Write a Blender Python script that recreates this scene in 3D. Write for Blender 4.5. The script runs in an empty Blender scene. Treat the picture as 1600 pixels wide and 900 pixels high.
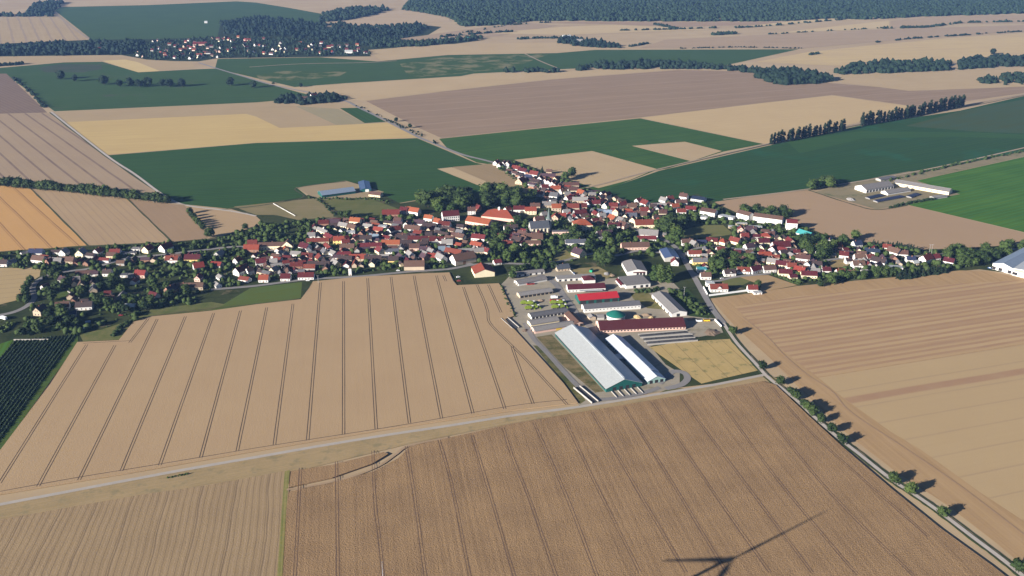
import bpy, bmesh, math, random
import numpy as np
from mathutils import Vector
from mathutils.geometry import tessellate_polygon
R = math.radians
random.seed(7)
rng = np.random.default_rng(11)
scn = bpy.context.scene
COL = scn.collection

# ------------------------------------------------------------------ survey
# plan of the place measured from the photograph: (px, py) -> metres on the ground
F = 1450.0; HOR = -140.0; TH = math.atan((450 - HOR) / F); CAMH = 405 * math.cos(TH)
def at(x, y, z=0.0):
    v = y - 450.0
    Z = (CAMH - z) / (math.sin(TH) + v * math.cos(TH) / F)
    return Vector(((x - 800.0) / F * Z, Z * (math.cos(TH) - v / F * math.sin(TH)), z))
def ang_px(p, q):
    d = at(*q) - at(*p); return math.atan2(d.y, d.x)
SUN_AZ, SUN_EL = R(34), R(17.5)          # heading of the shadows, height of the sun

# ------------------------------------------------------------------ helpers
def tag(o, label=None, cat=None, group=None, kind=None):
    if label: o['label'] = label
    if cat: o['category'] = cat
    if group: o['group'] = group
    if kind: o['kind'] = kind
    return o
def link(o, parent=None):
    COL.objects.link(o)
    if parent is not None: o.parent = parent
    return o
def empty(name, loc, rz=0.0):
    o = bpy.data.objects.new(name, None); o.location = loc; o.rotation_euler[2] = rz
    o.empty_display_size = 1.0
    return link(o)
def mesh(name, v, f, mat=None):
    m = bpy.data.meshes.new(name); m.from_pydata([tuple(p) for p in v], [], f); m.update()
    if mat is not None: m.materials.append(mat)
    return m
def obj(name, me, parent=None, loc=(0, 0, 0), rz=0.0):
    o = bpy.data.objects.new(name, me); o.location = loc; o.rotation_euler[2] = rz
    return link(o, parent)
class MB:
    def __init__(s): s.v = []; s.f = []
    def add(s, v, f):
        n = len(s.v); s.v += [tuple(p) for p in v]; s.f += [tuple(i + n for i in q) for q in f]; return s
    def box(s, cx, cy, cz, sx, sy, sz, rz=0.0, top=1.0):
        c, n = math.cos(rz), math.sin(rz); V = []
        for k, dz in enumerate((-.5, .5)):
            t = 1.0 if k == 0 else top
            for dx, dy in ((-.5, -.5), (.5, -.5), (.5, .5), (-.5, .5)):
                x, y = dx * sx * t, dy * sy * t
                V.append((cx + x * c - y * n, cy + x * n + y * c, cz + dz * sz))
        return s.add(V, [(3, 2, 1, 0), (4, 5, 6, 7), (0, 1, 5, 4), (1, 2, 6, 5), (2, 3, 7, 6), (3, 0, 4, 7)])
    def tube(s, p, q, r0, r1, n=8):
        p, q = Vector(p), Vector(q); d = (q - p).normalized()
        a = d.cross(Vector((0, 0, 1)));  a = a if a.length > 1e-4 else Vector((1, 0, 0)); a.normalize(); b = d.cross(a)
        V = []
        for c, r in ((p, r0), (q, r1)):
            for i in range(n):
                t = 2 * math.pi * i / n; V.append(c + a * (r * math.cos(t)) + b * (r * math.sin(t)))
        Fs = [(i, (i + 1) % n, n + (i + 1) % n, n + i) for i in range(n)]
        Fs += [tuple(range(n - 1, -1, -1)), tuple(range(n, 2 * n))]
        return s.add(V, Fs)
    def lathe(s, prof, n=24, cx=0, cy=0):
        V = []
        for r, z in prof:
            for i in range(n):
                t = 2 * math.pi * i / n; V.append((cx + r * math.cos(t), cy + r * math.sin(t), z))
        Fs = []
        for k in range(len(prof) - 1):
            for i in range(n):
                j = (i + 1) % n; Fs.append((k * n + i, k * n + j, (k + 1) * n + j, (k + 1) * n + i))
        return s.add(V, Fs)
    def mesh(s, name, mat): return mesh(name, s.v, s.f, mat)
    def obj(s, name, mat, parent=None, loc=(0, 0, 0), rz=0.0): return obj(name, s.mesh(name, mat), parent, loc, rz)

# ------------------------------------------------------------------ materials
def new_mat(name, rough=0.9, spec=0.2):
    m = bpy.data.materials.new(name); m.use_nodes = True
    nt = m.node_tree; b = nt.nodes['Principled BSDF']
    b.inputs['Roughness'].default_value = rough
    b.inputs['Specular IOR Level'].default_value = spec
    return m, nt, b
class NT:
    def __init__(s, nt): s.nt = nt
    def n(s, t, **kw):
        o = s.nt.nodes.new(t)
        for k, v in kw.items(): setattr(o, k, v)
        return o
    def l(s, a, b): s.nt.links.new(a, b)
    def val(s, sock, x):
        if hasattr(x, 'is_linked') or hasattr(x, 'links'): s.l(x, sock)
        else: sock.default_value = x
    def math(s, op, a, b=0.0, c=0.0, clamp=False):
        o = s.n('ShaderNodeMath', operation=op, use_clamp=clamp)
        for i, x in enumerate((a, b, c)): s.val(o.inputs[i], x)
        return o.outputs[0]
    def noise(s, vec, scale, detail=2.0, rough=0.5):
        o = s.n('ShaderNodeTexNoise'); o.inputs['Scale'].default_value = scale
        o.inputs['Detail'].default_value = detail; o.inputs['Roughness'].default_value = rough
        s.l(vec, o.inputs['Vector']); return o.outputs[0]
    def mix(s, fac, a, b):
        o = s.n('ShaderNodeMix', data_type='RGBA')
        s.val(o.inputs[0], fac)
        for i, x in ((6, a), (7, b)):
            if isinstance(x, (tuple, list)): o.inputs[i].default_value = (*x[:3], 1)
            else: s.l(x, o.inputs[i])
        return o.outputs[2]
    def scale(s, vec, v):
        o = s.n('ShaderNodeVectorMath', operation='MULTIPLY'); s.l(vec, o.inputs[0]); o.inputs[1].default_value = v
        return o.outputs[0]
def plain(name, c, rough=0.85, spec=0.2, var=0.12, scale=0.35, rnd=0.1, metal=0.0):
    """painted / rendered / metal surface with weathering and a little difference between copies"""
    m, nt, b = new_mat(name, rough, spec); k = NT(nt)
    g = k.n('ShaderNodeNewGeometry').outputs['Position']
    n1 = k.noise(g, scale, 4, .6); n2 = k.noise(g, scale * 9, 2)
    rr = k.n('ShaderNodeObjectInfo').outputs['Random']
    f = k.math('ADD', k.math('MULTIPLY', k.math('SUBTRACT', n1, .5), var * 3), k.math('MULTIPLY', k.math('SUBTRACT', n2, .5), var))
    f = k.math('ADD', f, k.math('MULTIPLY', k.math('SUBTRACT', rr, .5), rnd * 2))
    f = k.math('ADD', f, 1.0)
    o = k.n('ShaderNodeVectorMath', operation='SCALE'); o.inputs[0].default_value = c; k.l(f, o.inputs['Scale'])
    k.l(o.outputs[0], b.inputs['Base Color']); b.inputs['Metallic'].default_value = metal
    return m
def field_mat(name, c1, c2, ang=0.0, streak=.5, sx=5.0, patch=90.0, pamt=.5, fine=1.5, famt=.25,
              stripe=None, bump=0.0, rough=.95, extra=None):
    """crop or soil: streaks run along ang; stripe = (period, width, colour, strength, wobble)"""
    hue = lambda c: (c[0], c[1] * 1.015, c[2] * .88) if c[0] > c[1] else ((c[0] * 1.6, c[1] * .95, c[2] * .38) if c[0] < .5 * c[1] else (c[0] * .82, c[1] * .9, c[2] * .7))
    c1, c2 = hue(c1), hue(c2)
    m, nt, b = new_mat(name, rough, 0.05); k = NT(nt)
    pos = k.n('ShaderNodeNewGeometry').outputs['Position']
    vr = k.n('ShaderNodeVectorRotate', rotation_type='Z_AXIS'); k.l(pos, vr.inputs['Vector']); vr.inputs['Angle'].default_value = -ang
    P = vr.outputs[0]
    A = k.noise(k.scale(P, (0.004, 1.0 / sx, 0)), 1.0, 3, .6)
    A2 = k.noise(k.scale(P, (0.02, 1.0 / (sx * .25), 0)), 1.0, 2, .6)
    Bn = k.noise(pos, 1.0 / patch, 4, .6)
    C = k.noise(pos, 1.0 / fine, 3, .65)
    f = k.math('ADD', k.math('MULTIPLY', k.math('SUBTRACT', A, .5), streak * 2), k.math('MULTIPLY', k.math('SUBTRACT', Bn, .5), pamt * 2))
    f = k.math('ADD', f, k.math('MULTIPLY', k.math('SUBTRACT', A2, .5), streak))
    f = k.math('ADD', f, k.math('MULTIPLY', k.math('SUBTRACT', C, .5), famt * 2))
    f = k.math('ADD', f, .5, clamp=True)
    col = k.mix(f, c1, c2)
    if extra:                      # patches of a third colour: (colour, scale, threshold)
        e = k.noise(pos, 1.0 / extra[1], 4, .6)
        mr = k.n('ShaderNodeMapRange'); k.l(e, mr.inputs[0]); mr.inputs[1].default_value = extra[2]; mr.inputs[2].default_value = extra[2] + .14
        col = k.mix(mr.outputs[0], col, extra[0])
    for st in (stripe or []):
        per, wid, sc, amt, wob = st[:5]; off = st[5] if len(st) > 5 else 0.0
        sp = k.n('ShaderNodeSeparateXYZ'); k.l(P, sp.inputs[0])
        y = sp.outputs[1]
        if wob:
            w = k.noise(k.scale(P, (0.012, 0.012, 0)), 1.0, 3); y = k.math('ADD', y, k.math('MULTIPLY', w, wob))
        t = k.math('FRACT', k.math('ADD', k.math('DIVIDE', y, per), off))
        d = k.math('MULTIPLY', k.math('ABSOLUTE', k.math('SUBTRACT', t, .5)), per)     # metres from the line
        mr = k.n('ShaderNodeMapRange', interpolation_type='SMOOTHSTEP'); k.l(d, mr.inputs[0])
        mr.inputs[1].default_value = wid * .35; mr.inputs[2].default_value = wid * .75; mr.inputs[3].default_value = 1; mr.inputs[4].default_value = 0
        nb = k.noise(k.scale(P, (0.03, 0.05, 0)), 1.0, 2)
        s = k.math('MULTIPLY', mr.outputs[0], k.math('MULTIPLY', amt, k.math('ADD', .45, nb), clamp=True), clamp=True)
        col = k.mix(s, col, sc)
    k.l(col, b.inputs['Base Color'])
    if bump:
        bp = k.n('ShaderNodeBump'); bp.inputs['Strength'].default_value = bump; bp.inputs['Distance'].default_value = 1.0
        k.l(C, bp.inputs['Height']); k.l(bp.outputs[0], b.inputs['Normal'])
    return m
def leaf_mat(name, c1, c2):
    m, nt, b = new_mat(name, .8, .15); k = NT(nt)
    pos = k.n('ShaderNodeNewGeometry').outputs['Position']
    n = k.noise(pos, .55, 3, .6); rr = k.n('ShaderNodeObjectInfo').outputs['Random']
    f = k.math('ADD', k.math('MULTIPLY', k.math('SUBTRACT', n, .5), 1.6), k.math('MULTIPLY', rr, .8))
    f = k.math('ADD', f, .1, clamp=True)
    k.l(k.mix(f, c1, c2), b.inputs['Base Color'])
    return m
def tile_mat(name, c, rough=.8, ribs=0.0, var=.16, metal=0.0, spec=.2):
    """roof covering: weathered patches, courses as fine tone changes"""
    m, nt, b = new_mat(name, rough, spec); k = NT(nt)
    tc = k.n('ShaderNodeTexCoord').outputs['Object']
    n1 = k.noise(tc, .5, 4, .6); n2 = k.noise(tc, 3.0, 2, .6)
    rr = k.n('ShaderNodeObjectInfo').outputs['Random']
    f = k.math('ADD', k.math('MULTIPLY', k.math('SUBTRACT', n1, .5), var * 3), k.math('MULTIPLY', k.math('SUBTRACT', n2, .5), var * 2))
    f = k.math('ADD', f, k.math('MULTIPLY', k.math('SUBTRACT', rr, .5), .35)); f = k.math('ADD', f, 1.0)
    if ribs:
        sp = k.n('ShaderNodeSeparateXYZ'); k.l(tc, sp.inputs[0])
        w = k.math('FRACT', k.math('DIVIDE', sp.outputs[0], ribs)); w = k.math('LESS_THAN', w, .12)
        f = k.math('SUBTRACT', f, k.math('MULTIPLY', w, .12))
    o = k.n('ShaderNodeVectorMath', operation='SCALE'); o.inputs[0].default_value = c; k.l(f, o.inputs['Scale'])
    hs = k.n('ShaderNodeHueSaturation'); k.l(o.outputs[0], hs.inputs['Color'])
    k.l(k.math('ADD', .485, k.math('MULTIPLY', rr, .03)), hs.inputs['Hue'])
    k.l(hs.outputs[0], b.inputs['Base Color']); b.inputs['Metallic'].default_value = metal
    return m

ROOF = {
 'R': ('red', tile_mat('red_tiles', (.120, .023, .020))), 'D': ('dark red', tile_mat('dark_red_tiles', (.068, .011, .014))),
 'O': ('orange', tile_mat('orange_tiles', (.20, .046, .026))), 'B': ('brown', tile_mat('brown_tiles', (.085, .046, .037))),
 'K': ('dark brown', tile_mat('dark_brown_tiles', (.045, .030, .030))), 'G': ('grey', tile_mat('grey_sheets', (.19, .18, .175), ribs=1.0)),
 'N': ('navy', tile_mat('navy_tiles', (.022, .03, .06), rough=.55)), 'P': ('purple brown', tile_mat('purple_brown_tiles', (.055, .032, .042))),
 'T': ('turquoise', tile_mat('turquoise_metal', (.055, .27, .29), rough=.5)), 'U': ('blue', tile_mat('blue_metal', (.17, .215, .28), rough=.5)),
 'C': ('crimson', tile_mat('crimson_metal', (.32, .02, .045), rough=.5, ribs=1.0, var=.06)), 'W': ('white', tile_mat('white_metal', (.44, .48, .52), rough=.4, ribs=1.2, var=.10, spec=.6)),
 'L': ('light grey', tile_mat('light_fibre_cement', (.37, .39, .395), rough=.42, ribs=1.1, var=.13, spec=.6)), 'S': ('slate', tile_mat('slate', (.065, .072, .09))),
 'V': ('solar blue', tile_mat('solar_panels', (.06, .09, .17), rough=.25, ribs=3.4, var=.05, spec=.5)), 'X': ('burgundy', tile_mat('burgundy_sheets', (.055, .012, .017), ribs=1.2)),
 'H': ('dark grey', tile_mat('dark_fibre_cement', (.10, .10, .11), ribs=1.0)),
}
WALL = {
 'w': ('white', plain('white_render', (.62, .61, .585), var=.05, rnd=.05)), 'c': ('cream', plain('cream_render', (.68, .60, .42), var=.06)),
 'y': ('yellow', plain('yellow_render', (.70, .53, .20), var=.05)), 't': ('tan', plain('tan_render', (.42, .34, .25), var=.1)),
 'p': ('pink', plain('pink_render', (.58, .40, .33), var=.06)), 'g': ('grey', plain('grey_render', (.36, .35, .33), var=.1)),
 'b': ('brick', plain('brick', (.27, .15, .105), var=.15)), 'e': ('green', plain('green_sheet', (.012, .085, .075), var=.05, rough=.5)),
 'v': ('pale green', plain('pale_green_sheet', (.28, .42, .38), var=.05, rough=.5)),
}
GLASS = plain('window_glass', (.035, .04, .05), rough=.15, spec=.6, var=.1)
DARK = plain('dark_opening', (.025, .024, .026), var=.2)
DOORW = plain('door_paint', (.22, .12, .07), var=.1)
CONC = plain('concrete', (.30, .285, .265), var=.14, scale=.12)
CONCD = plain('dark_concrete', (.20, .195, .19), var=.2, scale=.12)
BRICKC = plain('chimney_brick', (.22, .10, .07))
BARK = plain('bark', (.075, .055, .04))
METAL = plain('grey_metal', (.35, .35, .36), rough=.5)
PLASTER_W = plain('white_paint', (.82, .82, .82), rough=.6, var=.04)
TARP = plain('black_sheeting', (.05, .05, .052), rough=.6)

# ------------------------------------------------------------------ sky, sun, camera, air
w = bpy.data.worlds.new('World'); scn.world = w; w.use_nodes = True
nt = w.node_tree; bg = nt.nodes['Background']
sky = nt.nodes.new('ShaderNodeTexSky'); sky.sky_type = 'NISHITA'; sky.sun_disc = False
sky.sun_elevation = SUN_EL; sky.sun_rotation = math.atan2(-math.cos(SUN_AZ), -math.sin(SUN_AZ)) % (2 * math.pi)
sky.altitude = 400; sky.dust_density = 0.25; sky.air_density = 0.45; sky.ozone_density = 2.0
nt.links.new(sky.outputs[0], bg.inputs[0]); bg.inputs[1].default_value = 0.05
sl = bpy.data.lights.new('sun', 'SUN'); sl.energy = 5.0; sl.angle = R(.5); sl.color = (1.0, .92, .82)
so = bpy.data.objects.new('sun', sl); link(so)
sd = Vector((math.cos(SUN_AZ) * math.cos(SUN_EL), math.sin(SUN_AZ) * math.cos(SUN_EL), -math.sin(SUN_EL)))
so.rotation_euler = sd.to_track_quat('-Z', 'Y').to_euler(); so.location = (-300, -200, 900)
cam = bpy.data.cameras.new('camera'); co = bpy.data.objects.new('camera', cam); link(co)
co.location = (0, 0, CAMH); co.rotation_euler = (R(90) - TH, 0, 0)
cam.sensor_width = 36; cam.lens = F / 1600 * 36; cam.clip_start = 1; cam.clip_end = 60000
scn.camera = co
scn.view_settings.view_transform = 'Standard'; scn.view_settings.look = 'None'
scn.view_settings.exposure = 1.36; scn.view_settings.gamma = 1
scn.cycles.max_bounces = 4; scn.cycles.volume_bounces = 0; scn.cycles.volume_step_rate = 4

def haze():
    m = bpy.data.materials.new('hazy_air'); m.use_nodes = True; t = m.node_tree
    t.nodes.remove(t.nodes['Principled BSDF'])
    v = t.nodes.new('ShaderNodeVolumePrincipled'); v.inputs['Color'].default_value = (.27, .50, 1.0, 1)
    v.inputs['Density'].default_value = 0.000036; v.inputs['Anisotropy'].default_value = 0.0
    t.links.new(v.outputs[0], t.nodes['Material Output'].inputs['Volume'])
    b = MB().box(0, 5000, (CAMH + 24) / 2 - 1, 24000, 13000, CAMH + 26)
    tag(b.obj('haze', m), 'thin blue summer haze over the fields', 'haze', kind='stuff')
HAZE = True

# ------------------------------------------------------------------ ground
def poly_mesh(name, px, mat, z, sides=0.0):
    pts = [at(x, y) for x, y in px]
    if sum(p.x * q.y - q.x * p.y for p, q in zip(pts, pts[1:] + pts[:1])) < 0: pts = pts[::-1]
    tri = tessellate_polygon([[Vector((p.x, p.y, 0)) for p in pts]]); F_ = []
    for t in tri:
        A, B, C = (pts[i] for i in t); ar = (B.x - A.x) * (C.y - A.y) - (C.x - A.x) * (B.y - A.y)
        if abs(ar) > 1e-4: F_.append(tuple(t) if ar > 0 else tuple(t)[::-1])
    n = len(pts); V_ = [(p.x, p.y, z) for p in pts]
    if sides:
        V_ += [(p.x, p.y, z - sides) for p in pts]
        F_ += [(i, n + i, n + (i + 1) % n, (i + 1) % n) for i in range(n)]
    return mesh(name, V_, F_, mat)
def patch(name, label, px, mat, z, cat='field', sides=0.0):
    return tag(obj(name, poly_mesh(name, px, mat, z, sides)), label, cat, kind='structure')
def smooth(pts, n=6):
    P = [Vector(p) for p in pts]; out = []
    for i in range(len(P) - 1):
        p0, p1, p2, p3 = P[max(i - 1, 0)], P[i], P[i + 1], P[min(i + 2, len(P) - 1)]
        for k in range(n):
            t = k / n
            out.append(.5 * ((2 * p1) + (p2 - p0) * t + (2 * p0 - 5 * p1 + 4 * p2 - p3) * t * t + (3 * p1 - p0 - 3 * p2 + p3) * t ** 3))
    out.append(P[-1]); return out
def ribbon(mb, pts, width, z, off=0.0, n=6, jit=0.0):
    """flat strip along world points"""
    P = smooth(pts, n) if len(pts) > 2 else [Vector(p) for p in pts]
    if len(P) == 2: P = [P[0].lerp(P[1], i / 12) for i in range(13)]
    V = []
    for i, p in enumerate(P):
        d = P[min(i + 1, len(P) - 1)] - P[max(i - 1, 0)]; d.z = 0; d.normalize(); nrm = Vector((-d.y, d.x, 0))
        wv = width * (1 + (random.random() - .5) * jit); c = p + nrm * (off + (random.random() - .5) * jit * width * .5)
        V += [(c.x + nrm.x * wv / 2, c.y + nrm.y * wv / 2, z), (c.x - nrm.x * wv / 2, c.y - nrm.y * wv / 2, z)]
    mb.add(V, [(2 * i + 1, 2 * i + 3, 2 * i + 2, 2 * i) for i in range(len(P) - 1)])
def road(name, label, px, width, mat, z, cat='road', jit=0.04):
    b = MB(); ribbon(b, [at(x, y) for x, y in px], width, z, jit=jit)
    return tag(b.obj(name, mat), label, cat, kind='structure')

WH = (.375, .268, .185); WH2 = (.31, .215, .145)
VP_T = ang_px((334, 491), (250, 729))                   # drilling direction of the big wheat field
M_ground = field_mat('far_farmland', (.40, .305, .215), (.31, .225, .165), ang=ang_px((900, 60), (1300, 50)), streak=.6, sx=60, patch=400, pamt=.7, fine=6, famt=.1)
gs = 14000
tag(MB().add([(-gs, -600, 0), (gs, -600, 0), (gs, 26000, 0), (-gs, 26000, 0)], [(0, 1, 2, 3)]).obj('ground', M_ground), 'pale stubble farmland stretching to the horizon', 'ground', kind='structure')

a_far = ang_px((100, 200), (600, 180))
pale = lambda n, ang, k=1.0, **kw: field_mat(n, tuple(x * k for x in (.40, .30, .205)), tuple(x * k for x in (.335, .245, .165)), ang=ang, **kw)
GREEN1 = (.016, .062, .034); GREEN2 = (.022, .080, .042)
green = lambda n, ang, c1=GREEN1, c2=GREEN2, **kw: field_mat(n, c1, c2, ang=ang, **{**dict(streak=.45, sx=6, patch=90, pamt=.75, famt=.2, stripe=[(27, 2.0, tuple(x * .6 for x in c1), .6, 2), (9, 2.5, tuple(x * 1.25 for x in c2), .35, 3)]), **kw})
FARG1 = (.020, .066, .045); FARG2 = (.028, .085, .052)

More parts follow.
